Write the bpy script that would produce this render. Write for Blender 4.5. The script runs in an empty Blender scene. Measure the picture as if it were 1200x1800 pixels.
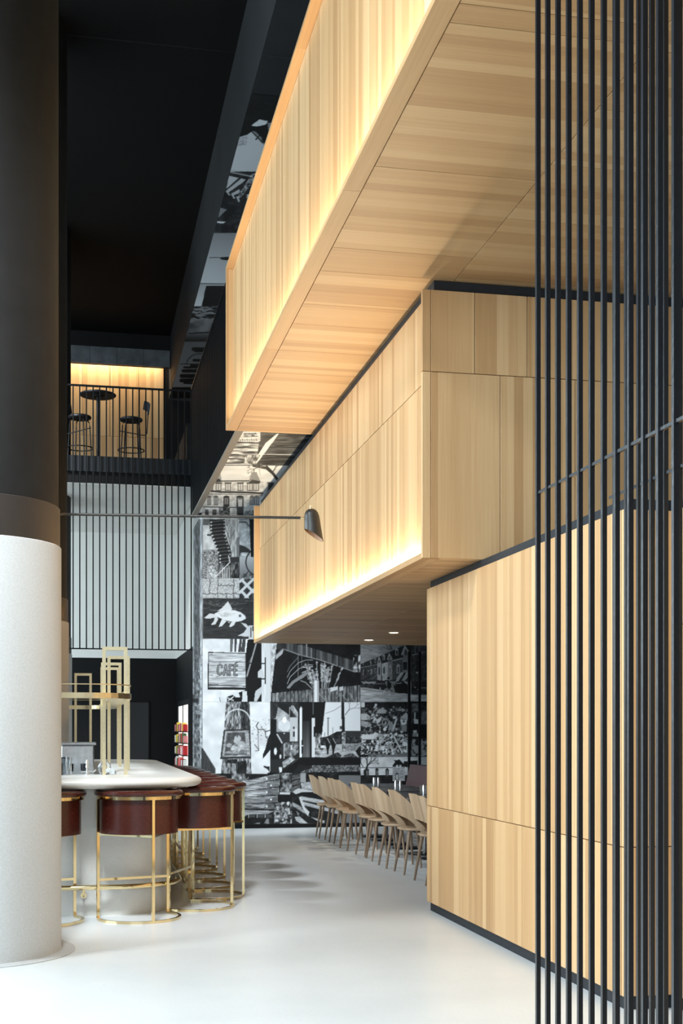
import bpy, math, random
import numpy as np
from mathutils import Vector, Matrix

# ------------------------------------------------------------------ camera
SC = bpy.context.scene
COL = SC.collection
YAW = math.radians(11.55)          # the hall runs along +Y, the lens is turned a little to the right of it
CAM_H = 1.5
FPX = 2250.0                       # 45 mm shift lens on a 24 x 36 frame, 1200 px wide
HOR = 1285.0                       # pixel row of the horizon (rising front)
cam_d = bpy.data.cameras.new('camera')
cam_d.sensor_fit = 'HORIZONTAL'; cam_d.sensor_width = 24.0; cam_d.lens = 45.0
cam_d.shift_y = (HOR - 900.0) / 1200.0
cam_d.clip_start = 0.05; cam_d.clip_end = 200
cam = bpy.data.objects.new('camera', cam_d); COL.objects.link(cam)
cam.location = (0, 0, CAM_H); cam.rotation_euler = (math.pi / 2, 0, -YAW)
SC.camera = cam

# ------------------------------------------------------------------ world, daylight, exposure
SC.view_settings.view_transform = 'Standard'; SC.view_settings.look = 'None'
SC.view_settings.gamma = 1.0; SC.view_settings.use_curve_mapping = False
SC.view_settings.exposure = 0.0
SC.cycles.use_denoising = True
SC.cycles.max_bounces = 8; SC.cycles.diffuse_bounces = 5; SC.cycles.glossy_bounces = 4
SC.cycles.sample_clamp_indirect = 6.0
SC.cycles.caustics_reflective = False; SC.cycles.caustics_refractive = False
W = bpy.data.worlds.new('overcast_sky'); SC.world = W; W.use_nodes = True
bg = W.node_tree.nodes['Background']
bg.inputs['Color'].default_value = (0.78, 0.91, 1.0, 1); bg.inputs['Strength'].default_value = 0.26

def area(name, loc, direction, sx, sy, power, color, spread=180, roll=None):
    l = bpy.data.lights.new(name, 'AREA'); l.shape = 'RECTANGLE'; l.size = sx; l.size_y = sy
    l.energy = power; l.color = color; l.spread = math.radians(spread)
    o = bpy.data.objects.new(name, l); COL.objects.link(o); o.location = loc
    d = Vector(direction).normalized(); z = -d
    x = Vector(roll) if roll else (Vector((0, 0, 1)).cross(z) if abs(z.z) < .99 else Vector((1, 0, 0)))
    x = (x - z * x.dot(z)).normalized(); y = z.cross(x)
    o.rotation_euler = Matrix((x, y, z)).transposed().to_euler()
    return o
DAY = (0.74, 0.90, 1.0)
area('window_daylight', (-8.4, 8.0, 5.1), (1, 0.10, -0.10), 27, 6.6, 4700, DAY)       # glazed street front on the left
area('window_daylight', (-2.0, -5.9, 5.2), (0.25, 1, -0.15), 9, 5.6, 260, DAY)         # glazing behind the camera
FILL_C = (0.90, 0.96, 1.0)
FILL_SPOTS = [  # added fill spotlights, out of frame, to brighten the hall: position, aim, watts, beam
 ((-5.0, 10.0, 9.2), (2.8, 19.6, 1.4), 400, 34), ((-7.8, 11.0, 9.2), (4.4, 19.6, 1.2), 14500, 20), ((-5.0, 14.0, 9.2), (2.0, 19.6, 2.6), 1500, 30),
 ((-5.0, 15.6, 9.2), (.6, 25.0, 3.6), 10000, 40), ((-5.0, 13.0, 9.2), (.9, 14.0, .8), 2200, 44), ((-5.0, 6.0, 9.2), (1.9, 9.2, 0), 2700, 58),
 ((-.45, 4.4, 9.2), (.25, 10.6, .6), 5200, 24)]
WARM = (1.0, 0.83, 0.58)

# ------------------------------------------------------------------ helpers
class MB:
    def __init__(s): s.v = []; s.f = []; s.sm = []
    def add(s, vs, fs, smooth=False):
        n = len(s.v); s.v += [tuple(p) for p in vs]
        for f in fs: s.f.append([i + n for i in f]); s.sm.append(smooth)
        return s
    def box(s, x0, y0, z0, x1, y1, z1):
        return s.add([(x0,y0,z0),(x1,y0,z0),(x1,y1,z0),(x0,y1,z0),(x0,y0,z1),(x1,y0,z1),(x1,y1,z1),(x0,y1,z1)],
                     [(0,3,2,1),(4,5,6,7),(0,1,5,4),(1,2,6,5),(2,3,7,6),(3,0,4,7)])
    def cbox(s, x0, y0, z0, x1, y1, z1, c):
        # box with chamfered edges
        vs = []; 
        for sx in (0,1):
            for sy in (0,1):
                for sz in (0,1):
                    X = (x0,x1)[sx]; Y = (y0,y1)[sy]; Z = (z0,z1)[sz]
                    dx = c*(1-2*sx); dy = c*(1-2*sy); dz = c*(1-2*sz)
                    vs += [(X,Y+dy,Z+dz),(X+dx,Y,Z+dz),(X+dx,Y+dy,Z)]
        def i(a,b,c_,k): return (a*4+b*2+c_)*3+k
        fs = [(i(0,0,0,0),i(0,0,1,0),i(0,1,1,0),i(0,1,0,0)),(i(1,0,0,0),i(1,1,0,0),i(1,1,1,0),i(1,0,1,0)),
              (i(0,0,0,1),i(1,0,0,1),i(1,0,1,1),i(0,0,1,1)),(i(0,1,0,1),i(0,1,1,1),i(1,1,1,1),i(1,1,0,1)),
              (i(0,0,0,2),i(0,1,0,2),i(1,1,0,2),i(1,0,0,2)),(i(0,0,1,2),i(1,0,1,2),i(1,1,1,2),i(0,1,1,2))]
        for a in (0,1):
            for b in (0,1):
                fs.append((i(a,b,0,0),i(a,b,1,0),i(a,b,1,1),i(a,b,0,1)))
                fs.append((i(a,0,b,0),i(a,1,b,0),i(a,1,b,2),i(a,0,b,2)))
                fs.append((i(0,a,b,1),i(1,a,b,1),i(1,a,b,2),i(0,a,b,2)))
                for d in (0,1): fs.append((i(a,b,d,0),i(a,b,d,1),i(a,b,d,2)))
        return s.add(vs, fs)
    def tube(s, pts, r, seg=8, closed=False, r2=None, cap=True):
        pts = [Vector(p) for p in pts]; n = len(pts); rs = r if isinstance(r, (list, tuple)) else [r]*n
        vs = []; up = Vector((0,0,1))
        for k in range(n):
            if closed: d = pts[(k+1) % n] - pts[k-1]
            else: d = pts[min(k+1,n-1)] - pts[max(k-1,0)]
            d.normalize(); u = up if abs(d.dot(up)) < .95 else Vector((0,1,0))
            a = d.cross(u).normalized(); b = a.cross(d).normalized()
            for j in range(seg):
                t = 2*math.pi*(j+.5)/seg
                vs.append(pts[k] + a*math.cos(t)*rs[k] + b*math.sin(t)*(r2 if r2 else rs[k]))
        fs = []
        for k in range(n if closed else n-1):
            for j in range(seg):
                p = k*seg; q = ((k+1) % n)*seg; j2 = (j+1) % seg
                fs.append((p+j, p+j2, q+j2, q+j))
        if not closed and cap:
            fs.append(tuple(range(seg))[::-1]); fs.append(tuple((n-1)*seg+j for j in range(seg)))
        return s.add(vs, fs, seg > 4)
    def bar(s, p, q, w, h=None):
        return s.tube([p, q], w*.7071, 4, r2=(h or w)*.7071)
    def lathe(s, prof, seg=24, cx=0, cy=0, smooth=True, caps=False):
        vs = []; fs = []; m = len(prof)
        for k in range(seg):
            t = 2*math.pi*k/seg
            for (r, z) in prof: vs.append((cx+r*math.cos(t), cy+r*math.sin(t), z))
        for k in range(seg):
            k2 = (k+1) % seg
            for j in range(m-1):
                fs.append((k*m+j, k2*m+j, k2*m+j+1, k*m+j+1))
        if caps:
            fs.append(tuple(k*m for k in range(seg))[::-1]); fs.append(tuple(k*m+m-1 for k in range(seg)))
        return s.add(vs, fs, smooth)
    def grid(s, rows, closed_u=False, smooth=True, flip=False):
        # rows: list of equally long point lists
        n = len(rows[0]); vs = [p for r in rows for p in r]; fs = []
        for i in range(len(rows)-1):
            for j in range(n if closed_u else n-1):
                j2 = (j+1) % n
                q = (i*n+j, i*n+j2, (i+1)*n+j2, (i+1)*n+j)
                fs.append(q[::-1] if flip else q)
        return s.add(vs, fs, smooth)
    def mesh(s, name, mat):
        me = bpy.data.meshes.new(name); me.from_pydata(s.v, [], s.f)
        me.polygons.foreach_set('use_smooth', s.sm); me.materials.append(mat); me.update()
        if any(s.sm): me.set_sharp_from_angle(angle=math.radians(38))
        return me
    def build(s, name, mat, parent=None, loc=None):
        return put(name, s.mesh(name, mat), parent, loc)

def put(name, me, parent=None, loc=None, rz=0):
    o = bpy.data.objects.new(name, me); COL.objects.link(o)
    if parent: o.parent = parent
    if loc: o.location = loc
    if rz: o.rotation_euler.z = rz
    return o
def tag(o, label=None, cat=None, group=None, kind=None):
    if label: o['label'] = label
    if cat: o['category'] = cat
    if group: o['group'] = group
    if kind: o['kind'] = kind
    return o
def thing(name, loc, label, cat, rz=0, group=None, kind=None):
    o = bpy.data.objects.new(name, None); COL.objects.link(o); o.location = loc; o.rotation_euler.z = rz
    o.empty_display_size = .1
    return tag(o, label, cat, group, kind)
def copy_tree(o, parent=None):
    c = o.copy(); COL.objects.link(c); c.parent = parent
    for ch in list(o.children): copy_tree(ch, c)
    return c
def arc(cx, cy, r, t0, t1, n, z):
    # angles measured from -Y, positive towards +X
    return [(cx + r*math.sin(t), cy - r*math.cos(t), z) for t in (t0 + (t1-t0)*k/(n-1) for k in range(n))]
D = math.radians

# ------------------------------------------------------------------ materials
def srgb(r, g, b):
    return tuple(((c/255)/12.92 if c/255 <= .04045 else ((c/255+.055)/1.055)**2.4) for c in (r, g, b)) + (1.0,)
def new_mat(name):
    m = bpy.data.materials.new(name); m.use_nodes = True
    nt = m.node_tree; b = nt.nodes['Principled BSDF']
    return m, nt, b
def N(nt, typ, **kw):
    n = nt.nodes.new(typ)
    for k, v in kw.items(): setattr(n, k, v)
    return n
def math_n(nt, op, a, b=None, c=None):
    n = N(nt, 'ShaderNodeMath', operation=op)
    for i, x in enumerate((a, b, c)):
        if x is None: continue
        if isinstance(x, (int, float)): n.inputs[i].default_value = x
        else: nt.links.new(x, n.inputs[i])
    return n.outputs[0]
def ramp(nt, fac, stops):
    r = N(nt, 'ShaderNodeValToRGB'); els = r.color_ramp.elements
    while len(els) < len(stops): els.new(.5)
    for e, (p, c) in zip(els, stops): e.position = p; e.color = c
    nt.links.new(fac, r.inputs[0]); return r.outputs[0]
def plain(name, col, rough=.5, metal=0.0, noise=None, bump=0.0, spec=None, coat=0.0):
    """one colour with a fine noise (scale, contrast) in tone and, optionally, relief"""
    m, nt, b = new_mat(name)
    b.inputs['Roughness'].default_value = rough; b.inputs['Metallic'].default_value = metal
    if spec is not None: b.inputs['Specular IOR Level'].default_value = spec
    if coat: b.inputs['Coat Weight'].default_value = coat; b.inputs['Coat Roughness'].default_value = .15
    sc, am = noise or (25, .06)
    tc = N(nt, 'ShaderNodeTexCoord'); no = N(nt, 'ShaderNodeTexNoise')
    no.inputs['Scale'].default_value = sc; no.inputs['Detail'].default_value = 3
    nt.links.new(tc.outputs['Object'], no.inputs['Vector'])
    lo = tuple(max(0, c*(1-am)) for c in col[:3])+(1,); hi = tuple(min(1, c*(1+am)) for c in col[:3])+(1,)
    nt.links.new(ramp(nt, no.outputs['Fac'], [(.3, lo), (.7, hi)]), b.inputs['Base Color'])
    if bump:
        bp = N(nt, 'ShaderNodeBump'); bp.inputs['Strength'].default_value = bump; bp.inputs['Distance'].default_value = .004
        nt.links.new(no.outputs['Fac'], bp.inputs['Height']); nt.links.new(bp.outputs[0], b.inputs['Normal'])
    return m
def wood(name, strip, grain, dark, mid, light, rough=.45, width=.075, lo=0.0):
    """plank-matched veneer: strips of varied width across axis `strip`, grain along axis `grain`"""
    m, nt, b = new_mat(name); b.inputs['Roughness'].default_value = rough
    b.inputs['Specular IOR Level'].default_value = .35
    tc = N(nt, 'ShaderNodeTexCoord'); sep = N(nt, 'ShaderNodeSeparateXYZ'); nt.links.new(tc.outputs['Object'], sep.inputs[0])
    oi = N(nt, 'ShaderNodeObjectInfo')
    ax = {'X': sep.outputs[0], 'Y': sep.outputs[1], 'Z': sep.outputs[2]}
    s = math_n(nt, 'ADD', ax[strip[0]], ax[strip[1]]) if len(strip) == 2 else ax[strip]
    off = math_n(nt, 'MULTIPLY', oi.outputs['Random'], 41.0)
    so = math_n(nt, 'ADD', s, off)
    vo = N(nt, 'ShaderNodeTexVoronoi', voronoi_dimensions='1D'); vo.inputs['Scale'].default_value = 1/width
    nt.links.new(so, vo.inputs['W'])
    sc_ = N(nt, 'ShaderNodeSeparateColor'); nt.links.new(vo.outputs['Color'], sc_.inputs[0])
    g = ax[grain]
    cv = N(nt, 'ShaderNodeCombineXYZ')
    nt.links.new(math_n(nt, 'MULTIPLY', so, 60.0), cv.inputs[0])
    nt.links.new(math_n(nt, 'MULTIPLY', g, 1.3), cv.inputs[1])
    nt.links.new(math_n(nt, 'MULTIPLY', sc_.outputs[0], 17.0), cv.inputs[2])
    no = N(nt, 'ShaderNodeTexNoise'); no.inputs['Scale'].default_value = 1.0; no.inputs['Detail'].default_value = 4
    no.inputs['Distortion'].default_value = .6
    nt.links.new(cv.outputs[0], no.inputs['Vector'])
    t = math_n(nt, 'ADD', math_n(nt, 'MULTIPLY', sc_.outputs[0], .55), math_n(nt, 'MULTIPLY', no.outputs['Fac'], .40))
    t = math_n(nt, 'ADD', t, math_n(nt, 'MULTIPLY', oi.outputs['Random'], .16))
    t = math_n(nt, 'ADD', t, -.06 + lo)
    nt.links.new(ramp(nt, t, [(.08, dark), (.5, mid), (.92, light)]), b.inputs['Base Color'])
    bp = N(nt, 'ShaderNodeBump'); bp.inputs['Strength'].default_value = .08; bp.inputs['Distance'].default_value = .001
    nt.links.new(no.outputs['Fac'], bp.inputs['Height']); nt.links.new(bp.outputs[0], b.inputs['Normal'])
    return m
WD, WM, WL = srgb(166, 126, 84), srgb(191, 152, 107), srgb(210, 175, 131)
M = {}
M['wood_v'] = wood('oak_veneer_upright', 'XY', 'Z', WD, WM, WL)
M['wood_h'] = wood('oak_veneer_soffit', 'Y', 'X', WD, WM, WL, width=.10)
M['wood_y'] = wood('oak_trim_lengthwise', 'XZ', 'Y', WD, WM, WL, width=.20)
M['black'] = plain('black_painted_board', srgb(12, 12, 13), .65, noise=(3, .15), spec=.2)
M['blackgap'] = plain('black_shadow_gap', srgb(24, 27, 32), .6)
M['skirt'] = plain('dark_grey_skirting', srgb(34, 37, 41), .55, spec=.3)
M['ceil'] = plain('black_ceiling_paint', srgb(4, 4, 4), .8, spec=.15)
M['beam'] = plain('charcoal_plaster', srgb(28, 29, 30), .7, noise=(1.5, .2), spec=.25)
M['white'] = plain('white_plaster', srgb(224, 222, 217), .7, noise=(2, .03))
M['rod'] = plain('blue_black_steel', srgb(15, 17, 22), .32, 0.0, noise=(60, .2), bump=.25, spec=.75)
M['rodfar'] = plain('black_steel_rod', srgb(10, 11, 12), .5, spec=.25)
M['brass'] = plain('polished_brass', (.80, .65, .37, 1), .09, 1.0, noise=(8, .05))
M['brass_s'] = plain('satin_brass', (.80, .68, .44, 1), .34, 1.0, noise=(40, .06))
M['leather'] = plain('oxblood_leather', srgb(66, 25, 18), .27, 0, noise=(55, .22), bump=.12, spec=.5)
M['leather2'] = plain('plum_brown_leather', srgb(74, 52, 52), .5, 0, noise=(40, .15))
M['conc'] = plain('pale_speckled_concrete', srgb(192, 194, 194), .6, noise=(90, .07))
M['concd'] = plain('black_stained_concrete', srgb(17, 18, 18), .7, noise=(6, .3), spec=.3)
M['collar'] = plain('bronze_brown_collar', srgb(44, 39, 35), .5)
M['counter'] = plain('pale_terrazzo_counter', srgb(214, 213, 208), .32, noise=(120, .06))
M['steel'] = plain('brushed_steel', (.62, .62, .63, 1), .28, 1.0, noise=(30, .1))
M['darksteel'] = plain('dark_steel', srgb(46, 48, 52), .3, .6)
M['chair'] = wood('ash_plywood', 'X', 'Z', srgb(150, 124, 98), srgb(174, 147, 118), srgb(192, 166, 138), width=.03)
M['chairdark'] = wood('ash_leg', 'X', 'Z', srgb(124, 103, 84), srgb(148, 125, 103), srgb(165, 143, 120), width=.02)
M['tabletop'] = plain('charcoal_laminate', srgb(44, 47, 52), .35)
M['seatblk'] = plain('black_seat', srgb(22, 23, 26), .45)
M['bluegrey'] = plain('blue_grey_shell', srgb(70, 84, 104), .4)
M['shade'] = plain('taupe_black_lacquer', srgb(50, 47, 42), .38)
M['shadein'] = plain('copper_inside_of_shade', srgb(172, 128, 96), .5)
M['greytrim'] = plain('taupe_trim', srgb(120, 114, 106), .55)
def glossy_band():
    m = plain('dark_glossy_band', srgb(96, 99, 101), .3, .2, noise=(4, .35)); return m  # base grey raised to stand in for reflections on the black panel
M['band'] = glossy_band()
def emis(name, col, st):
    m, nt, b = new_mat(name); b.inputs['Emission Color'].default_value = col; b.inputs['Emission Strength'].default_value = st
    b.inputs['Base Color'].default_value = col; return m
M['lamp_on'] = emis('downlight_lens', (1, .84, .6, 1), 14)
M['led'] = emis('led_strip_diffuser', (1, .8, .5, 1), 3)
M['panel_lit'] = emis('lit_cooler_back', (1, .97, .9, 1), .9)
def glass(name, col=(1, 1, 1, 1)):
    m, nt, b = new_mat(name); b.inputs['Transmission Weight'].default_value = 1; b.inputs['Roughness'].default_value = .02
    b.inputs['Base Color'].default_value = col; b.inputs['IOR'].default_value = 1.4; return m
M['glass'] = glass('clear_glass')
M['glassd'] = glass('smoke_glass', (.25, .28, .3, 1))
def floor_mat():
    m, nt, b = new_mat('polished_pale_concrete')
    tc = N(nt, 'ShaderNodeTexCoord')
    n1 = N(nt, 'ShaderNodeTexNoise'); n1.inputs['Scale'].default_value = .7; n1.inputs['Detail'].default_value = 6; n1.inputs['Roughness'].default_value = .6
    n2 = N(nt, 'ShaderNodeTexNoise'); n2.inputs['Scale'].default_value = 45; n2.inputs['Detail'].default_value = 3
    for n in (n1, n2): nt.links.new(tc.outputs['Object'], n.inputs['Vector'])
    f = math_n(nt, 'ADD', math_n(nt, 'MULTIPLY', n1.outputs['Fac'], .75), math_n(nt, 'MULTIPLY', n2.outputs['Fac'], .25))
    nt.links.new(ramp(nt, f, [(.3, srgb(212, 216, 217)), (.7, srgb(230, 233, 233))]), b.inputs['Base Color'])
    r = math_n(nt, 'MULTIPLY_ADD', n1.outputs['Fac'], .10, .25); nt.links.new(r, b.inputs['Roughness'])
    b.inputs['Specular IOR Level'].default_value = .45
    return m
M['floor'] = floor_mat()
def print_mat():
    m, nt, b = new_mat('matte_photo_print'); a = N(nt, 'ShaderNodeVertexColor', layer_name='print')
    nt.links.new(a.outputs['Color'], b.inputs['Base Color']); b.inputs['Roughness'].default_value = .6
    b.inputs['Specular IOR Level'].default_value = .25
    return m
M['print'] = print_mat()

# ------------------------------------------------------------------ the printed photo collage (flat print, drawn on a raster and carried by vertex colours)
class Paint:
    def __init__(s, x0, y0, x1, y1, S=2):
        s.x0, s.y0, s.S = x0, y0, S
        s.w, s.h = int((x1-x0)*S), int((y1-y0)*S)
        s.a = np.full((s.h, s.w), 110.0); s.o = (0, 0, 1); s.rng = np.random.default_rng(7)
    def k(s, ox, oy, sc): s.o = (ox, oy, sc)
    def t(s, pts):
        ox, oy, sc = s.o
        return np.array([((ox + x/sc - s.x0)*s.S, (oy + y/sc - s.y0)*s.S) for x, y in pts])
    def box(s, p, pad=0):
        x0 = max(0, int(p[:,0].min()-pad)); x1 = min(s.w, int(p[:,0].max()+pad)+2)
        y0 = max(0, int(p[:,1].min()-pad)); y1 = min(s.h, int(p[:,1].max()+pad)+2)
        if x1 <= x0 or y1 <= y0: return None
        yy, xx = np.mgrid[y0:y1, x0:x1]; return x0, x1, y0, y1, xx+.5, yy+.5
    def noise(s, h, w, sx, sy):
        gh, gw = int(h/sy)+3, int(w/sx)+3
        g = s.rng.random((gh, gw)); y = np.arange(h)/sy; x = np.arange(w)/sx
        yi = y.astype(int); xi = x.astype(int); fy = (y-yi)[:,None]; fx = (x-xi)[None]
        fy = fy*fy*(3-2*fy); fx = fx*fx*(3-2*fx)
        return (g[yi][:,xi]*(1-fy)*(1-fx)+g[yi+1][:,xi]*fy*(1-fx)+g[yi][:,xi+1]*(1-fy)*fx+g[yi+1][:,xi+1]*fy*fx)
    def put(s, b, mask, v, al=1.0):
        x0, x1, y0, y1 = b[:4]; m = np.clip(mask, 0, 1)*al
        s.a[y0:y1, x0:x1] = s.a[y0:y1, x0:x1]*(1-m) + v*m
    def mask(s, p, b):
        xx, yy = b[4], b[5]; ins = np.zeros(xx.shape, bool); n = len(p)
        for i in range(n):
            xa, ya = p[i]; xb, yb = p[(i+1) % n]
            if ya == yb: continue
            c = ((ya > yy) != (yb > yy)) & (xx < (xb-xa)*(yy-ya)/(yb-ya)+xa); ins ^= c
        return ins.astype(float)
    def poly(s, pts, v, al=1.0):
        p = s.t(pts); b = s.box(p)
        if b: s.put(b, s.mask(p, b), v, al)
    def tex(s, pts, lo, hi, sx, sy, al=1.0, contrast=1.0):
        """polygon filled with value noise between two tones; sx, sy = grain size in crop units"""
        p = s.t(pts); b = s.box(p)
        if not b: return
        h, w = b[4].shape; q = s.S/s.o[2]
        n = .6*s.noise(h, w, max(sx*q, .8), max(sy*q, .8)) + .4*s.noise(h, w, max(sx*q*.45, .7), max(sy*q*.45, .7))
        n = np.clip((n-.5)*1.7*contrast+.5, 0, 1)
        s.put(b, s.mask(p, b), lo+(hi-lo)*n, al)
    def grad(s, pts, va, vb, horiz=False, al=1.0):
        p = s.t(pts); b = s.box(p)
        if not b: return
        c = b[4] if horiz else b[5]; i = 0 if horiz else 1
        f = np.clip((c-p[:,i].min())/(np.ptp(p[:,i])+1e-6), 0, 1)
        s.put(b, s.mask(p, b), va+(vb-va)*f, al)
    def rect(s, x0, y0, x1, y1, v, al=1.0): s.poly([(x0,y0),(x1,y0),(x1,y1),(x0,y1)], v, al)
    def rtex(s, x0, y0, x1, y1, *a, **k): s.tex([(x0,y0),(x1,y0),(x1,y1),(x0,y1)], *a, **k)
    def rgrad(s, x0, y0, x1, y1, *a, **k): s.grad([(x0,y0),(x1,y0),(x1,y1),(x0,y1)], *a, **k)
    def line(s, pts, w, v, al=1.0):
        p = s.t(pts); r = w*.5*s.S/s.o[2]; b = s.box(p, r+1)
        if not b: return
        d = np.full(b[4].shape, 1e9)
        for i in range(len(p)-1):
            ax, ay = p[i]; dx, dy = p[i+1]-p[i]; L = dx*dx+dy*dy+1e-9
            u = np.clip(((b[4]-ax)*dx+(b[5]-ay)*dy)/L, 0, 1)
            d = np.minimum(d, np.hypot(b[4]-ax-u*dx, b[5]-ay-u*dy))
        s.put(b, r+.5-d, v, al)
    def ell(s, cx, cy, rx, ry, v, al=1.0):
        p = s.t([(cx-rx, cy-ry), (cx+rx, cy+ry)]); b = s.box(p, 1)
        if not b: return
        c = p.mean(0); R = np.maximum((p[1]-p[0])/2, .6)
        d = np.hypot((b[4]-c[0])/R[0], (b[5]-c[1])/R[1]); s.put(b, (1-d)*R.min()+.5, v, al)
    def curve(s, cx, cy, rx, ry, a0, a1, w, v, n=14, al=1.0):
        s.line([(cx+rx*math.cos(D(a0+(a1-a0)*i/n)), cy+ry*math.sin(D(a0+(a1-a0)*i/n))) for i in range(n+1)], w, v, al)
    def blobs(s, x0, y0, x1, y1, n, r0, r1, v0, v1):
        for i in range(n):
            u = s.rng.random(5); r = r0+(r1-r0)*u[2]
            s.ell(x0+(x1-x0)*u[0], y0+(y1-y0)*u[1], r, r*(.5+u[4]), v0+(v1-v0)*u[3])
    def tree(s, x, y, ang, L, w, v, depth=4, spread=28):
        x2 = x+L*math.cos(D(ang)); y2 = y+L*math.sin(D(ang)); s.line([(x,y),(x2,y2)], w, v)
        if depth > 0:
            for k in (-1, 1):
                s.tree(x2, y2, ang+k*spread*(.5+s.rng.random()), L*(.6+.25*s.rng.random()), max(w*.65, 3), v, depth-1, spread)
    def sample(s, px, py):
        x = np.clip((px-s.x0)*s.S-.5, 0, s.w-2); y = np.clip((py-s.y0)*s.S-.5, 0, s.h-2)
        xi = x.astype(int); yi = y.astype(int); fx = x-xi; fy = y-yi; a = s.a
        return a[yi,xi]*(1-fx)*(1-fy)+a[yi,xi+1]*fx*(1-fy)+a[yi+1,xi]*(1-fx)*fy+a[yi+1,xi+1]*fx*fy

P = Paint(280, 130, 780, 1475)
R = lambda: float(P.rng.random())
def paint_all():
    # --- goldfish, stairs, pavers, lattice
    P.k(335, 900, 7.826)
    P.rtex(165, 0, 670, 930, 175, 225, 60, 80)
    P.rtex(170, 520, 420, 920, 60, 200, 9, 9, contrast=1.4)          # hedge
    P.rect(165, 0, 260, 70, 70); P.rect(165, 70, 250, 180, 90)
    P.rect(225, 300, 285, 330, 70)
    P.tex([(480,60),(650,100),(665,620),(560,620),(520,440),(480,250)], 120, 215, 12, 90)
    P.poly([(630,360),(668,340),(668,620),(630,620)], 120)
    P.line([(480,220),(530,360),(545,520)], 8, 60); P.line([(540,360),(610,250)], 8, 100); P.line([(500,190),(530,110)], 8, 80)
    P.poly([(250,80),(480,60),(475,300),(520,430),(560,560),(545,700),(500,910),(370,910),(385,700),(380,560),(300,380),(262,230)], 38)
    for i in range(14):
        y = 110+i*46; f = i/13
        xl = 262+ (y > 250)*(y-250)*.36 if y < 560 else 385; xr = 470 if y < 300 else 470+(y-300)*.30
        P.line([(xl+20, y+26), (min(xr,548), y+6)], 11, 88); P.line([(xl+30, y+44), (min(xr,545)-6, y+26)], 16, 24)
        P.ell(xl+20, y+30, 12, 11, 215); P.ell(min(xr,548)-8, y+12, 9, 9, 190)
    P.rtex(385, 700, 560, 910, 18, 120, 22, 60, contrast=1.5)
    P.rect(540, 620, 668, 910, 48); P.rtex(548, 690, 665, 910, 20, 130, 22, 70)
    for x in (440, 470, 500, 530): P.line([(x, 770), (x, 910)], 14, 190)
    P.line([(330, 905), (540, 690)], 14, 215); P.line([(520,600),(540,690)], 14, 200)
    for y in (850, 875, 900): P.line([(370,y),(460,y)], 8, 170)
    P.blobs(230, 760, 350, 910, 30, 8, 20, 150, 235)
    P.rtex(670, 0, 865, 930, 150, 225, 60, 60)                        # right hand photo: pale wall, dark post
    P.rect(640, 50, 870, 100, 50); P.line([(670,140),(760,140),(800,190)], 12, 40)
    P.poly([(805,60),(865,60),(865,650),(830,650),(815,300)], 26)
    P.poly([(668,450),(740,470),(815,520),(830,560),(690,560),(680,610),(668,610)], 55); P.ell(735, 590, 40, 18, 215)
    P.rgrad(670, 620, 865, 860, 190, 120); P.rtex(670, 850, 865, 930, 60, 150, 30, 20)
    P.line([(790,820),(710,920)], 12, 50)
    P.curve(930, 690, 170, 185, 100, 265, 16, 30, 20)
    P.rtex(165, 925, 668, 1185, 120, 235, 6, 6)                       # pavers
    for x, a, b in ((262,925,1130),(372,925,1185),(590,925,1185),(490,1130,1185)):
        P.line([(x, a), (x+8, a+(b-a)*.3), (x-8, a+(b-a)*.6), (x+4, b)], 9, 55)
    for y, a, b in ((1010,372,590),(1125,165,668)):
        P.line([(a+(b-a)*i/9, y+(8 if i % 2 else -8)) for i in range(10)], 9, 60)
    P.rtex(670, 925, 865, 1190, 20, 80, 20, 30)                       # lattice
    for q in (((672,1110),(860,925)),((700,930),(860,1100)),((750,1185),(860,1070)),((700,1090),(790,1190)),((672,960),(720,925))):
        P.line(q, 36, 205)
    P.rtex(165, 1185, 865, 1750, 34, 58, 90, 14)                      # fish
    for i in range(14):
        x = 180+R()*640; y = 1200+R()*130; P.curve(x, y, 70, 22, 10, 170, 5, 110)
    P.poly([(365,1365),(430,1320),(510,1230),(545,1280),(575,1345)], 205)
    P.poly([(320,1400),(400,1365),(500,1345),(600,1350),(690,1380),(750,1430),(758,1465),(700,1500),(600,1515),(480,1490),(380,1450)], 215)
    P.tex([(380,1395),(500,1375),(620,1400),(520,1440),(420,1440)], 170, 215, 30, 12)
    P.poly([(330,1405),(260,1395),(180,1460),(270,1465),(330,1450),(320,1500),(275,1555),(340,1545),(375,1480),(370,1430)], 200)
    P.poly([(430,1470),(385,1580),(430,1570),(495,1500)], 205); P.poly([(560,1515),(525,1575),(550,1582),(600,1555),(620,1505)], 205)
    P.poly([(500,1500),(530,1535),(550,1515)], 150)
    P.ell(678, 1428, 20, 20, 120); P.ell(678, 1428, 9, 9, 30)
    P.poly([(690,1520),(760,1540),(810,1590),(865,1600),(865,1700),(760,1715),(650,1700),(730,1660),(770,1600)], 195)
    P.rect(800, 1560, 865, 1750, 190); P.rect(820, 1590, 835, 1720, 50); P.rect(845, 1570, 865, 1640, 60)
    # side strip
    P.k(335, 900, 7.826)
    P.rtex(0, 0, 168, 3700, 110, 190, 14, 120, contrast=1.2)
    P.rtex(50, 0, 130, 3700, 50, 130, 12, 60, contrast=1.3)
    P.rect(0, 0, 40, 3600, 178, .7)
    for y in (2300, 2520, 2560): P.rect(10, y, 110, y+(40 if y < 2400 else 90), 40)
    for i in range(16): P.rtex(10, 1850+i*110, 160, 1905+i*110, 60, 200, 20, 30, al=.6)
    # --- cafe sign tile
    P.k(340, 1115, 8)
    P.rtex(130, 65, 1090, 960, 205, 232, 120, 120)
    for a, b in ((515,560),(575,612),(650,680),(690,735)): P.poly([(a,70),(b,70),(b-15,250),(a-(0 if a < 600 else 25),250)], 60 if a > 560 else 95)
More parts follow.
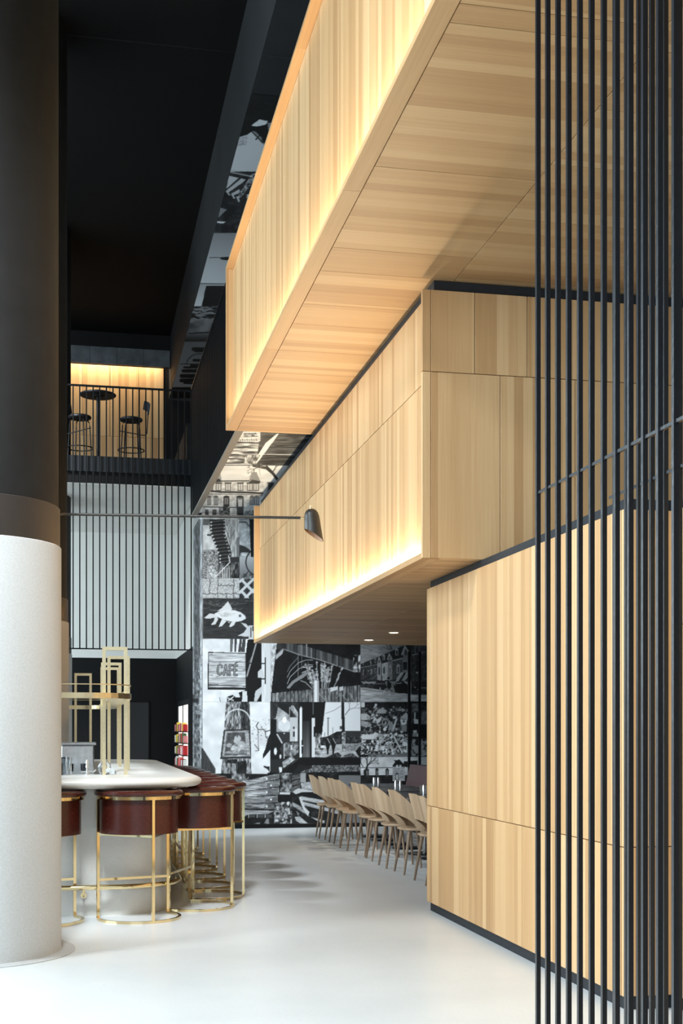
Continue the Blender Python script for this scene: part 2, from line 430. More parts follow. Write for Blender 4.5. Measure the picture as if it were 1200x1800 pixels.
    P.poly([(760,75),(850,70),(955,130),(955,700),(970,950),(470,950),(470,880),(740,780),(740,240)], 16)
    P.line([(880,130),(750,590)], 20, 150); P.line([(830,290),(780,400)], 8, 120)
    P.rtex(955, 130, 1090, 960, 195, 222, 18, 300); P.tex([(1085,130),(1175,130),(1090,900),(1085,900)], 120, 205, 40, 30)
    P.poly([(905,530),(945,485),(985,520),(990,610),(905,610)], 195)
    P.rect(1000, 325, 1030, 700, 26); P.line([(750,405),(1005,412)], 14, 26); P.line([(750,622),(1005,628)], 18, 24)
    P.line([(470,890),(560,930)], 18, 180); P.line([(490,930),(560,880)], 16, 200)
    P.poly([(520,830),(620,790),(660,890),(600,890)], 210); P.poly([(690,800),(750,800),(760,950),(680,950)], 205); P.poly([(870,800),(960,730),(970,800),(890,945),(850,945)], 190)
    P.poly([(205,248),(740,262),(748,785),(195,775)], 28)
    P.tex([(218,262),(728,272),(732,750),(212,745)], 140, 222, 160, 9, contrast=1.1)
    for y, v in ((388,90),(520,110),(615,105),(685,140)): P.line([(215,y),(480,y-3),(730,y+4)], 7, v)
    P.poly([(212,700),(732,722),(732,735),(212,722)], 80)
    for q in (((230,285),(265,280)),((360,393),(385,390)),((600,400),(660,380)),((690,505),(730,498)),((225,575),(270,578)),((320,598),(345,596))): P.line(q, 8, 60)
    def glyph(strokes):
        for q in strokes: P.line(q, 30, 52)
        for q in strokes: P.line(q, 11, 150)
    glyph([[(398,462),(395,440),(370,428),(345,445),(340,500),(342,545),(362,570),(385,560),(398,540)]])
    glyph([[(428,572),(452,432),(478,572)],[(438,525),(470,525)]])
    glyph([[(510,574),(508,434),(548,434)],[(508,497),(542,497)]])
    glyph([[(610,572),(575,572),(572,440),(612,440)],[(573,504),(606,504)]])
    P.line([(585,410),(608,397)], 16, 52)
    P.line([(290,962),(335,992)], 6, 50); P.line([(370,890),(378,955),(345,968)], 7, 50); P.poly([(345,955),(385,950),(370,972)], 40); P.line([(380,800),(382,890)], 4, 150)
    # --- wooden pole tile
    P.k(340, 1235, 8)
    P.rtex(130, -10, 1080, 1010, 205, 230, 140, 140)
    P.tex([(130,640),(310,930),(310,1000),(100,1000),(110,640)], 40, 75, 8, 60)
    P.tex([(455,-10),(785,-10),(805,500),(815,1000),(385,1000),(430,400)], 50, 190, 9, 55, contrast=1.5)
    P.tex([(660,-10),(785,-10),(800,380),(665,380)], 12, 90, 9, 60, contrast=1.4)
    P.curve(620, 260, 175, 165, 185, 350, 16, 205, 18)
    P.poly([(425,380),(800,370),(808,785),(375,792)], 46); P.tex([(445,402),(775,392),(800,755),(400,765)], 120, 190, 60, 8)
    P.tex([(470,425),(720,415),(750,735),(435,742)], 62, 92, 30, 30)
    for cx, cy, rx, ry, v in ((620,505,48,45,175),(590,540,25,30,180),(660,600,75,60,165),(600,650,80,60,170),(500,600,40,30,160),(700,640,45,50,170),(580,700,140,22,150),(615,475,14,12,90),(690,690,40,30,110)):
        P.ell(cx, cy, rx, ry, v)
    P.blobs(520, 570, 740, 730, 26, 8, 18, 100, 215)
    P.tex([(470,800),(620,795),(610,860),(440,850)], 20, 60, 20, 20)
    P.tex([(620,830),(745,815),(740,1000),(610,1000)], 12, 45, 20, 40)
    P.line([(905,290),(880,330),(910,380),(980,375),(1010,410),(1075,390)], 12, 35); P.line([(1010,410),(1015,480),(1050,520)], 12, 35)
    P.line([(905,380),(915,660)], 8, 70)
    P.poly([(1080,430),(1040,520),(1010,650),(970,740),(975,790),(1060,690),(1080,660)], 26)
    P.line([(860,590),(920,670)], 10, 40); P.line([(870,680),(920,675)], 8, 50); P.poly([(985,890),(1070,900),(1075,985),(1040,940),(985,905)], 30)
    P.blobs(820, 230, 1070, 560, 40, 3, 9, 60, 130)
    P.rect(1080, -10, 1130, 1000, 40)
    # --- balcony tile
    P.k(470, 1120, 7.0588)
    P.rtex(40, 60, 1165, 805, 6, 26, 60, 60)
    P.poly([(-20,60),(118,60),(50,640),(40,805),(-20,805)], 205); P.tex([(45,90),(115,90),(48,640),(40,600)], 130, 215, 20, 40)
    P.poly([(100,235),(190,145),(200,155),(185,205),(105,280)], 165); P.line([(105,225),(190,145),(400,220),(640,280),(1080,430),(1160,430)], 12, 130)
    for i in range(60):
        x = 130+i*16; yb = 150+ (x-190)*.30 if x > 190 else 150; yb = min(yb, 430)
        P.line([(x, max(60, yb-110-(0 if x < 400 else 10))), (x, yb)], 6, 100+60*R() if 230 < x < 1070 else 70)
    P.line([(485,60),(485,235)], 14, 150); P.line([(425,60),(425,400)], 7, 90); P.line([(878,200),(878,370)], 8, 20)
    P.line([(380,220),(380,520)], 8, 110)
    for dy, v in ((0,110),(70,150),(150,165)):
        P.line([(245,430+dy),(280,360+dy*.9),(380,250+dy),(470,230+dy*.8),(560,230+dy*.75)][: (3 if dy == 0 else 5)], 8, v)
    P.poly([(235,630),(300,550),(440,450),(470,430),(520,440),(450,500),(330,570),(270,640)], 125)
    P.line([(440,375),(560,365)], 10, 190); P.line([(430,440),(530,400)], 12, 160); P.line([(410,540),(470,560),(550,640)], 8, 170)
    for i in range(30):
        x0 = 560+R()*260; a = -90+(x0-690)*.16+(R()-.5)*14; L = 180+R()*180
        x1 = x0+math.cos(D(a))*L; y1 = 640+math.sin(D(a))*L
        P.line([(x0,640),((x0+x1)/2+10*R(),(640+y1)/2),(x1,y1)], 6, 110+60*R())
        for j in range(9):
            f = .3+.7*R(); P.ell(x0+(x1-x0)*f+14*(R()-.5), 640+(y1-640)*f, 7+6*R(), 6+5*R(), 120+80*R())
    P.rtex(1065, 220, 1160, 430, 20, 210, 40, 50, contrast=1.6); P.line([(1110,220),(1125,430)], 14, 25)
    for i in range(24):
        x = 60+i*46; top = 690-(i*4.2); P.tex([(x, top+8*R()),(x+36, top-4+8*R()),(x+38, 805),(x, 805)], 40+40*R() if i > 11 else 60, 120+60*R(), 14, 60)
    P.rect(578, 540, 640, 805, 160); P.rect(580, 540, 615, 805, 215); P.poly([(780,625),(870,610),(870,650),(780,680)], 200); P.poly([(890,620),(935,610),(935,660),(890,670)], 190)
    P.line([(640,700),(720,790)], 8, 150); P.line([(860,760),(900,690),(990,790)], 8, 140); P.line([(1010,690),(1080,800)], 8, 150)
    # --- street tile
    P.k(470, 1230, 7.0588)
    P.rtex(38, 25, 395, 740, 30, 60, 60, 60)
    P.rtex(85, 90, 280, 400, 120, 190, 60, 60); P.ell(210, 320, 80, 75, 225, .8); P.ell(210, 250, 26, 36, 250); P.rect(280, 220, 375, 520, 190)
    P.poly([(60,40),(130,100),(100,240),(85,220)], 40); P.poly([(130,90),(270,190),(270,60),(130,30)], 30)
    for i in range(5): P.curve(310+i*10, 130+i*15, 25, 55, 200, 400, 9, 190)
    P.poly([(115,400),(275,400),(270,480),(210,545),(140,470)], 48); P.ell(207, 418, 8, 8, 235)
    P.rect(315, 390, 338, 460, 50); P.rect(315, 330, 335, 365, 60); P.rect(345, 360, 360, 520, 225)
    P.rect(38, 240, 110, 740, 22); P.poly([(110,430),(190,540),(150,600),(200,740),(38,740)], 24); P.line([(120,430),(180,535)], 16, 200); P.line([(205,550),(205,740)], 10, 200)
    P.ell(98, 640, 18, 45, 225); P.ell(160, 705, 12, 28, 215)
    P.rtex(210, 530, 385, 700, 40, 160, 26, 40); P.rect(285, 560, 312, 620, 200)
    P.poly([(38,740),(180,740),(340,690),(395,650),(395,720),(165,905),(38,905)], 40); P.tex([(185,770),(300,700),(345,740),(195,850)], 110, 220, 18, 18)
    P.poly([(140,835),(180,835),(180,905),(150,905)], 220)
    P.rect(395, 28, 720, 718, 18)
    P.rect(398, 110, 432, 715, 228); P.poly([(398,110),(415,80),(440,120)], 200)
    for i, (x, v) in enumerate(((440,150),(455,185),(470,120),(487,165),(505,130),(520,90))): P.rgrad(x, 260, x+9, 715, v*.4, v)
    P.rect(425, 500, 445, 670, 26); P.rect(425, 565, 445, 580, 215)
    P.rect(552, 225, 590, 715, 215); P.line([(565,30),(565,180)], 10, 110); P.rect(570, 330, 590, 460, 30)
    P.poly([(720,28),(1162,28),(1162,718),(690,718),(640,600),(660,520),(690,300)], 222)
    P.poly([(590,225),(690,230),(680,400),(640,420),(590,420)], 16); P.rtex(590, 415, 660, 600, 40, 200, 12, 80, contrast=1.4); P.rtex(590, 600, 720, 718, 60, 230, 40, 14, contrast=1.3)
    P.tex([(650,470),(740,455),(860,395),(960,385),(1162,390),(1162,520),(900,560),(660,570)], 14, 70, 20, 20)
    P.rect(965, 390, 1162, 460, 52); P.rtex(965, 455, 1162, 550, 14, 90, 16, 14)
    P.tex([(720,560),(920,550),(1162,540),(1162,718),(640,718)], 130, 205, 60, 12); P.tex([(960,560),(1162,545),(1100,640),(960,620)], 100, 160, 20, 10)
    P.poly([(1162,560),(1090,640),(1140,718),(1162,718)], 20); P.tex([(720,718),(870,650),(920,690),(900,718)], 14, 90, 16, 10); P.tex([(950,690),(1050,660),(1130,718),(940,718)], 20, 130, 14, 8)
    P.poly([(918,28),(950,28),(966,640),(922,640)], 30); P.tex([(920,400),(966,400),(966,640),(920,640)], 60, 200, 14, 24)
    P.line([(720,170),(830,130),(920,70)], 5, 90); P.tree(960, 190, -52, 90, 8, 70, 3); P.line([(752,225),(750,440)], 10, 60); P.line([(735,228),(775,228)], 6, 70); P.line([(810,345),(810,420)], 6, 90); P.rect(895, 328, 925, 368, 70); P.line([(710,410),(710,460)], 6, 80)
    for x in (748, 818):
        P.poly([(x-28,560),(x-24,505),(x-6,480),(x+10,482),(x+26,510),(x+28,560),(x+16,610),(x-18,612)], 22)
        P.ell(x-4, 470, 12, 16, 40); P.line([(x-8,600),(x-4,670)], 16, 20); P.line([(x+6,600),(x,670)], 14, 20)
        P.line([(x-5,480),(x+26,540)], 7, 210)
    # eaves tile below the street
    P.poly([(160,905),(410,715),(1165,718),(1165,935),(160,935)], 16)
    P.tex([(400,840),(560,815),(1165,810),(1165,890),(380,905)], 30, 140, 14, 9, contrast=1.5); P.poly([(390,800),(560,830),(400,905),(320,900)], 30)
    P.rect(0, 905, 1165, 940, 14)
    # --- row of brick houses
    P.k(625, 1115, 9.2308)
    P.rgrad(80, 120, 1300, 500, 105, 150); P.rtex(80, 120, 700, 460, 95, 150, 120, 50, al=.6)
    P.line([(90,200),(420,310)], 5, 60)
    for q in (((560,260),(490,170)),((560,260),(440,205)),((580,250),(540,160)),((590,250),(560,150))): P.line(q, 8, 40)
    P.poly([(80,480),(360,370),(560,280),(760,190),(880,150),(1300,150),(1300,760),(80,760)], 34)
    P.tex([(80,540),(350,500),(350,740),(80,740)], 26, 70, 20, 20)
    P.poly([(350,480),(410,450),(410,750),(350,740)], 135); P.tex([(420,480),(520,450),(520,740),(430,750)], 130, 175, 16, 16)
    P.tex([(520,440),(600,420),(600,740),(520,740)], 90, 130, 12, 12); P.tex([(605,420),(755,390),(755,700),(605,740)], 55, 85, 14, 10); P.tex([(755,390),(890,360),(890,640),(755,620)], 95, 125, 14, 10)
    P.poly([(350,480),(375,355),(410,450)], 150); P.poly([(360,470),(378,400),(400,450)], 60); P.poly([(505,410),(540,290),(600,400),(580,420),(525,420)], 125); P.poly([(735,330),(795,170),(870,290),(860,320),(760,340)], 150); P.poly([(765,330),(800,215),(850,300),(850,400),(765,400)], 105)
    P.poly([(600,420),(755,380),(755,400),(600,435)], 150); P.poly([(415,480),(515,450),(515,465),(415,492)], 165); P.line([(80,540),(350,490)], 10, 120)
    for x, y, w, h, v in ((455,380,30,70,150),(545,380,28,60,150),(665,290,40,90,155),(815,300,26,80,70),(460,590,20,90,40),(560,580,26,110,150),(690,570,40,130,150),(380,600,20,110,50),(800,520,60,110,26),(130,620,14,80,130),(205,620,20,60,120),(255,610,24,70,130),(320,590,22,60,120),(320,430,24,60,130),(240,470,18,50,150),(130,480,16,40,120)):
        P.ell(x, y-h*.42, w*.62, h*.25, v); P.rect(x-w*.6, y-h*.45, x+w*.6, y+h*.5, v)
        P.rect(x-w*.28, y-h*.35, x+w*.28, y+h*.42, 34)
    P.poly([(655,760),(660,720),(730,620),(765,620),(765,650),(690,765)], 165); P.poly([(745,750),(830,605),(890,605),(885,650),(790,760)], 150)
    for i in range(6): P.line([(670+i*14,750-i*18),(680+i*14,762-i*18)], 6, 70); P.line([(765+i*16,745-i*22),(780+i*16,750-i*22)], 6, 80)
    P.line([(270,730),(350,650)], 10, 110)
    P.rtex(900, 150, 1300, 760, 30, 75, 20, 30); P.poly([(910,330),(1130,275),(1130,290),(910,350)], 120); P.rect(985, 430, 1040, 620, 30); P.rect(975, 610, 1045, 635, 150); P.line([(965,170),(965,300)], 9, 110); P.line([(1030,170),(1030,300)], 9, 110)
    P.tex([(80,750),(330,750),(480,760),(480,890),(80,860)], 12, 60, 40, 20)
    for i in range(10): P.line([(95+i*24,765+14*R()),(140+i*24,790+20*R())], 9, 160)
    P.poly([(280,880),(330,770),(380,745),(470,760),(520,890),(420,910)], 24); P.line([(330,800),(480,800)], 9, 140); P.rect(390, 865, 405, 890, 150)
    P.poly([(610,820),(680,765),(790,765),(880,830),(890,985),(640,950)], 16); P.line([(660,800),(740,790)], 12, 150); P.line([(790,770),(865,820)], 14, 170); P.line([(620,780),(640,830)], 12, 130)
    P.tex([(80,860),(480,910),(640,950),(1300,1000),(1300,1100),(80,1100)], 130, 185, 120, 14); P.line([(100,890),(440,940)], 8, 70); P.line([(290,1005),(480,995)], 8, 90); P.line([(480,1050),(540,1040)], 7, 70)
    P.rtex(900, 760, 1300, 980, 10, 50, 40, 30); P.line([(1000,900),(1040,870),(1140,870)], 10, 150); P.ell(965, 860, 16, 14, 110)
    for x in (495, 590): P.curve(x, 935, 36, 56, 0, 360, 8, 150, 20); P.curve(x, 935, 24, 40, 0, 360, 4, 90, 16)
    P.poly([(510,760),(540,735),(575,790),(580,850),(540,900),(505,850)], 14); P.ell(530, 712, 22, 22, 12); P.line([(495,935),(545,870),(590,935)], 8, 30); P.line([(545,750),(570,780)], 14, 120); P.line([(540,960),(550,990)], 10, 190)
    # --- heap of toys and trinkets
    P.k(625, 1230, 9.2308)
    P.rtex(80, 38, 1300, 930, 6, 40, 40, 40)
    P.rtex(80, 560, 860, 890, 20, 225, 22, 22, contrast=1.6); P.rtex(80, 130, 760, 560, 8, 120, 30, 30, contrast=1.5, al=.8)
    P.tex([(200,880),(880,850),(880,930),(200,930)], 90, 130, 40, 10)
    P.blobs(300, 560, 820, 870, 120, 8, 30, 130, 240); P.blobs(120, 580, 860, 880, 110, 6, 22, 10, 70)
    P.blobs(180, 80, 760, 540, 70, 6, 26, 110, 220); P.blobs(180, 80, 760, 540, 90, 6, 26, 8, 40)
    P.rect(85, 225, 190, 330, 170); P.tex([(90,340),(245,370),(240,440),(90,430)], 90, 180, 60, 12); P.rect(85, 40, 150, 120, 190); P.rect(100, 570, 300, 640, 205)
    P.ell(470, 480, 26, 28, 215); P.ell(490, 440, 22, 24, 205); P.ell(390, 520, 16, 16, 200); P.ell(745, 520, 22, 18, 215); P.poly([(330,220),(360,160),(430,140),(500,170),(490,222)], 150)
    P.poly([(300,270),(350,320),(420,260),(400,350),(345,400),(330,330),(285,350)], 185); P.curve(480, 370, 50, 60, 0, 330, 22, 130); P.poly([(540,350),(600,360),(610,500),(530,500)], 140); P.line([(660,310),(610,480)], 30, 190)
    P.poly([(720,300),(815,205),(880,280),(840,320)], 165); P.poly([(720,325),(830,325),(825,400),(740,410)], 205); P.rect(745, 410, 825, 515, 130); P.ell(780, 350, 20, 16, 60); P.ell(400, 580, 34, 34, 150); P.line([(620,600),(740,830)], 24, 215)
    for i, ch in enumerate('HALLELUJ'):                                # the small lettering over the heap
        x = 690+i*23; y = 165
        q = {'H': [[(0,-15),(0,15)],[(14,-15),(14,15)],[(0,0),(14,0)]], 'A': [[(0,15),(7,-15),(14,15)],[(3,4),(11,4)]], 'L': [[(0,-15),(0,15),(13,15)]],
             'E': [[(13,-15),(0,-15),(0,15),(13,15)],[(0,0),(10,0)]], 'U': [[(0,-15),(0,12),(7,15),(14,12),(14,-15)]], 'J': [[(12,-15),(12,12),(5,15),(0,10)]]}[ch]
        for st in q: P.line([(x+a, y+b+i*1.0) for a, b in st], 6, 175)
    P.poly([(810,770),(870,700),(890,860),(830,860)], 180)
    P.rtex(905, 60, 1300, 640, 14, 60, 30, 30); P.rtex(915, 60, 1025, 200, 60, 120, 40, 16); P.rtex(1040, 190, 1300, 400, 60, 110, 12, 60); P.poly([(940,310),(1020,320),(1030,390),(950,390)], 190); P.line([(960,215),(960,310)], 22, 170)
    P.rect(905, 400, 1300, 610, 10); P.poly([(920,600),(930,500),(960,470),(990,500),(1000,540),(1050,560),(1045,600)], 130); P.ell(962, 505, 26, 36, 185); P.ell(962, 478, 30, 18, 14); P.poly([(990,560),(1040,545),(1050,605),(990,605)], 170)
    P.rect(905, 612, 1300, 632, 60); P.rtex(905, 640, 1300, 915, 14, 150, 40, 50, contrast=1.5); P.ell(990, 800, 50, 60, 150); P.ell(1070, 760, 40, 50, 140)
    # roofs tile
    P.rtex(80, 930, 1300, 1230, 185, 220, 120, 60); P.rtex(80, 1225, 1300, 1420, 14, 40, 40, 20)
    P.line([(80,1102),(600,1102)], 10, 50)
    P.tree(150, 1180, -70, 120, 26, 26, 5); P.tree(120, 1090, -120, 80, 12, 30, 4); P.tree(200, 1060, -30, 70, 9, 50, 3); P.line([(150,1230),(150,1150)], 40, 24)
    for x in (185, 345, 510):
        P.poly([(x-38,1140),(x,1105),(x+38,1140)], 40); P.rect(x-26, 1140, x+26, 1250, 46); P.rect(x-10, 1150, x+10, 1230, 120)
    P.poly([(600,1080),(790,1090),(790,1330),(600,1330)], 165); P.rtex(605, 1090, 800, 1330, 130, 185, 30, 12)
    P.poly([(600,1060),(640,1010),(620,985),(665,985),(705,965),(780,1040),(780,1085),(600,1085)], 26); P.poly([(780,1000),(1000,985),(1015,1100),(780,1090)], 26); P.rect(655, 1060, 690, 1110, 200); P.rect(705, 1060, 740, 1110, 190); P.rect(648, 1190, 692, 1310, 50); P.rect(655, 1215, 685, 1300, 190)
    P.rect(1015, 930, 1300, 1100, 170); P.rect(600, 1320, 1300, 1360, 16)
    # --- bench tile and boats tile along the floor
    P.k(420, 1355, 8)
    P.rtex(-640, 40, 580, 820, 10, 40, 60, 60)
    P.tex([(-100,40),(120,40),(140,110),(60,160),(-100,170)], 60, 190, 40, 60); P.poly([(80,40),(140,40),(120,100),(100,110)], 24)
    pts = [(80,150,580,25),(80,225,575,110),(80,300,565,225),(75,380,560,340),(70,470,540,450),(60,540,520,545)]
    for i in range(5):
        a, b = pts[i], pts[i+1]
        P.tex([(-300,a[1]+70-i*14),(a[0],a[1]-8),(a[2],a[3]+8),(b[2],b[3]-6),(b[0],b[1]-14),(-300,b[1]+40-i*10)], 95 if i < 4 else 70, 205 if i < 3 else 175, 90, 10)
        P.tex([(a[2]-190,a[3]+60),(a[2]-10,a[3]+12),(b[2],b[3]-6),(b[2]-170,b[3]+14)], 40, 90, 40, 10, al=.55)
        P.ell(370+(i%2)*60+20, (a[1]+b[1])*.5-75+i*18, 12, 13, 240)
        P.line([(-300, b[1]+60-i*14), (b[0], b[1]-4), (b[2], b[3])], 9, 14)
    P.tex([(-200,560),(60,550),(510,560),(400,610),(140,610),(60,650),(-200,660)], 110, 190, 120, 9)
    for x in (130, 250, 360): P.rect(x, 612, x+12, 660, 170); P.rect(x+20, 615, x+100, 655, 70)
    P.poly([(355,740),(385,675),(415,670),(425,745)], 130); P.poly([(215,740),(290,725),(295,760),(220,760)], 140)
    P.line([(580,25),(570,300),(540,560)], 12, 16)
    P.rtex(580, 30, 745, 300, 30, 160, 50, 60, contrast=1.3); P.rect(570, 300, 745, 340, 16); P.rect(570, 305, 715, 332, 200); P.rect(545, 340, 745, 440, 14)
    P.rtex(495, 440, 745, 740, 20, 180, 40, 50, contrast=1.4); P.ell(690, 460, 14, 30, 220); P.ell(535, 700, 16, 14, 225); P.blobs(500, 520, 740, 735, 40, 6, 18, 60, 200)
    P.rtex(745, 30, 1400, 740, 10, 50, 50, 40)
    for i in range(3): P.tex([(745,70+i*80),(860,40+i*75),(862,100+i*75),(745,130+i*80)], 50, 110, 50, 10)
    P.rect(865, 30, 940, 160, 150); P.tex([(870,170),(1040,150),(1060,270),(880,260)], 130, 190, 40, 20); P.poly([(750,295),(830,245),(1050,280),(1050,300),(880,300),(800,330)], 185); P.poly([(800,330),(890,300),(1080,320),(1080,390),(860,360)], 20)
    P.tex([(860,355),(1400,450),(1400,510),(870,410)], 150, 200, 60, 10); P.tex([(890,430),(1400,560),(1400,610),(900,480)], 140, 190, 60, 10)
    P.poly([(840,370),(870,370),(930,520),(990,580),(970,640),(900,540)], 195); P.tex([(750,440),(850,490),(980,640),(1200,700),(1200,740),(1120,715),(940,610),(750,490)], 120, 190, 60, 10)
    P.tex([(785,650),(850,640),(970,740),(870,745),(800,700)], 130, 200, 30, 10); P.poly([(800,560),(850,600),(830,640)], 120)
    P.rect(-640, 745, 1400, 850, 18); P.line([(-640,748),(1400,756)], 7, 60)
    # --- house and planks printed on the bridge soffit
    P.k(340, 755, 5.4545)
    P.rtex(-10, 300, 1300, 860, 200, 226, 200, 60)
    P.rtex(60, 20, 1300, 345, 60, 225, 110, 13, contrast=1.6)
    P.tex([(640,20),(1300,20),(1300,345),(600,345)], 20, 90, 120, 10, contrast=1.3)  # diagonal shadow across the planks, painted dark into the print
    P.rect(370, 20, 640, 115, 225, .8); P.tex([(480,30),(600,30),(620,70),(480,75)], 60, 220, 30, 9)
    for i in range(11): P.line([(380+i*22,92+(i%2)*6),(384+i*22,106)], 7, 50)
    P.line([(350,124),(690,128)], 10, 60); P.line([(250,322),(445,325)], 16, 95); P.line([(700,238),(960,240)], 7, 200); P.line([(380,232),(690,240)], 6, 205); P.poly([(690,130),(800,40),(820,40),(600,335),(560,335)], 222)
    P.tex([(500,245),(640,245),(590,330),(480,335)], 70, 225, 14, 40, contrast=1.4); P.rect(240, 330, 560, 338, 215)
    P.line([(575,345),(700,370),(760,420),(820,500)], 26, 36); P.line([(700,350),(760,410)], 14, 36); P.tree(700, 375, -165, 70, 9, 70, 4); P.tree(760, 410, -60, 60, 9, 60, 4); P.tree(640, 440, -100, 50, 5, 150, 3)
    P.tex([(90,600),(150,590),(270,495),(530,490),(640,500),(760,500),(760,860),(80,860)], 170, 222, 30, 30)
    P.poly([(165,490),(222,405),(255,405),(270,495)], 150); P.poly([(160,492),(245,470),(270,495),(255,505),(165,505)], 50); P.poly([(525,505),(560,410),(605,410),(640,495),(640,510)], 135); P.poly([(520,520),(560,480),(640,495),(640,510)], 60)
    P.line([(235,405),(235,380)], 7, 60); P.line([(580,408),(580,385)], 7, 70); P.line([(270,495),(530,492)], 10, 55)
    for x in (160, 240, 330, 450, 540, 600, 740):
        w = 22; P.rect(x-w-6, 508, x+w+6, 588, 90); P.rect(x-w+4, 522, x+w-4, 582, 195 if x != 740 else 50); P.line([(x-w-8,512),(x+w+8,512)], 9, 45)
        P.line([(x,522),(x,582)], 5, 60)
    P.line([(95,600),(150,588),(270,600),(480,602),(660,612)], 16, 44); P.line([(95,618),(480,622),(660,630)], 6, 90)
    for x, w, d in ((150,20,0),(215,22,0),(315,28,1),(445,34,1),(560,22,0),(605,26,0)):
        P.ell(x, 648, w, 14, 40 if d else 80); P.rect(x-w, 645, x+w, 725 if not d else 765, 45 if d else 110); P.rect(x-w+9, 655, x+w-9, 718, 165 if not d else 130); P.line([(x,650),(x,720)], 5, 50)
    P.line([(90,742),(290,745),(480,748)], 9, 80); P.rect(110, 765, 145, 830, 70); P.rect(180, 765, 220, 830, 80); P.tex([(240,740),(350,740),(350,850),(250,850)], 30, 170, 16, 16, contrast=1.5); P.rect(415, 700, 480, 820, 48); P.rect(428, 670, 465, 740, 190); P.tex([(490,780),(600,770),(600,860),(490,860)], 60, 190, 16, 16)
    # --- photographs printed on the high soffit
    P.k(380, 60, 4.8667)
    P.rect(-500, -400, 1200, 3200, 95)
    P.rtex(150, 512, 1200, 760, 4, 22, 80, 40); P.poly([(200,740),(330,735),(440,760),(470,1000),(420,960),(400,900),(330,830),(260,860),(195,880)], 10)
    P.poly([(300,780),(370,730),(440,745),(430,770),(380,785),(330,790)], 150); P.rect(480, 540, 1200, 720, 10)
    P.poly([(195,885),(270,860),(310,825),(380,925),(480,990),(1200,990),(1200,1180),(100,1190)], 140); P.tex([(180,890),(270,870),(260,950),(170,960)], 100, 150, 12, 12)
    for q in (((300,830),(400,930)),((330,820),(440,900)),((340,900),(430,800)),((380,800),(400,930)),((420,800),(440,950))): P.line(q, 11, 14)
    P.rtex(-100, 1175, 1200, 1700, 6, 40, 60, 40)
    for i in range(8): P.poly([(60+i*22,1330+i*12),(200+i*14,1200+i*34),(240+i*12,1210+i*34),(90+i*20,1370+i*14)], 130 if i % 2 else 30)
    P.poly([(100,1210),(190,1230),(90,1320)], 135); P.line([(120,1180),(290,1215),(330,1195)], 14, 100); P.poly([(20,1480),(90,1500),(20,1570)], 90); P.poly([(5,1600),(80,1605),(60,1620),(10,1615)], 150); P.rect(200, 1300, 260, 1700, 26)
    P.tex([(190,1380),(300,1200),(330,1240),(210,1400)], 14, 150, 20, 14)
    P.k(290, 380, 5.625)
    P.rgrad(-50, 165, 900, 665, 95, 150); P.line([(440,410),(530,408)], 6, 30); P.poly([(530,408),(640,400),(640,440),(560,430)], 20); P.line([(340,664),(640,668)], 6, 55); P.rgrad(-50, 672, 900, 890, 120, 165)
    P.rect(405, 688, 900, 905, 8); P.poly([(405,688),(360,900),(420,905)], 8)
    P.rtex(200, 890, 900, 1020, 8, 110, 60, 12, contrast=1.6); P.poly([(255,960),(350,1010),(330,1020),(255,985)], 6)
    P.rtex(150, 1015, 900, 1150, 50, 105, 120, 60); P.line([(230,1160),(440,1150)], 12, 20); P.rgrad(100, 1165, 900, 1240, 80, 22)
    P.rgrad(0, 1243, 900, 1700, 88, 110)
    for q in (((280,1315),(460,1315),36),((300,1335),(460,1335),20),((285,1425),(420,1425),26),((150,1460),(420,1465),7),((190,1495),(400,1495),20),((180,1530),(400,1530),34),((165,1580),(400,1580),40),((160,1625),(380,1620),36),((190,1650),(330,1655),18),((260,1475),(400,1475),24)):
        P.line(q[:2], q[2], 10)
    P.curve(340, 1480, 130, 120, 190, 280, 8, 20); P.rtex(0, 1690, 900, 1800, 4, 24, 60, 14)
paint_all()
P.a[(755-130)*P.S:(899-130)*P.S] = np.clip(P.a[(755-130)*P.S:(899-130)*P.S]*1.14, 0, 252)
P.a[:(700-130)*P.S] = np.clip(P.a[:(700-130)*P.S]*1.45, 0, 245)
def proj(X, Y, Z):
    s, c = math.sin(YAW), math.cos(YAW)
    zc = X*s + Y*c; xc = X*c - Y*s
    return 600 + FPX*xc/zc, HOR - FPX*(Z-CAM_H)/zc
def print_tile(name, parent, axis, const, u0, u1, v0, v1, step_u, step_v, label=None):
    """flat printed sheet: axis 'Y' (u=X, v=Z), 'X' (u=Y, v=Z) or 'Z' (u=X, v=Y, facing down)"""
    nu = max(2, int((u1-u0)/step_u)+1); nv = max(2, int((v1-v0)/step_v)+1)
    u = np.linspace(u0, u1, nu); v = np.linspace(v0, v1, nv); U, V = np.meshgrid(u, v)
    C = np.full_like(U, const)
    X, Y, Z = {'Y': (U, C, V), 'X': (C, U, V), 'Z': (U, V, C)}[axis]
    px, py = proj(X, Y, Z)
    g = (P.sample(px, py)/255.0)**2.2*.86 + .004
    co = np.stack([X, Y, Z], -1).reshape(-1, 3)
    idx = np.arange(nu*nv).reshape(nv, nu)
    q = np.stack([idx[:-1,:-1], idx[:-1,1:], idx[1:,1:], idx[1:,:-1]], -1).reshape(-1, 4)
    if axis in 'XZ': q = q[:, ::-1]
    me = bpy.data.meshes.new(name)
    me.vertices.add(len(co)); me.vertices.foreach_set('co', co.ravel())
    me.loops.add(q.size); me.loops.foreach_set('vertex_index', q.ravel())
    me.polygons.add(len(q)); me.polygons.foreach_set('loop_start', np.arange(0, q.size, 4))
    me.update(calc_edges=True)
    ca = me.color_attributes.new('print', 'FLOAT_COLOR', 'POINT')
    gg = g.ravel(); ca.data.foreach_set('color', np.stack([gg*.97, gg, gg*1.02, np.ones_like(gg)], -1).ravel())
    me.materials.append(M['print'])
    o = put(name, me, parent)
    if label: o['label'] = label
    return o

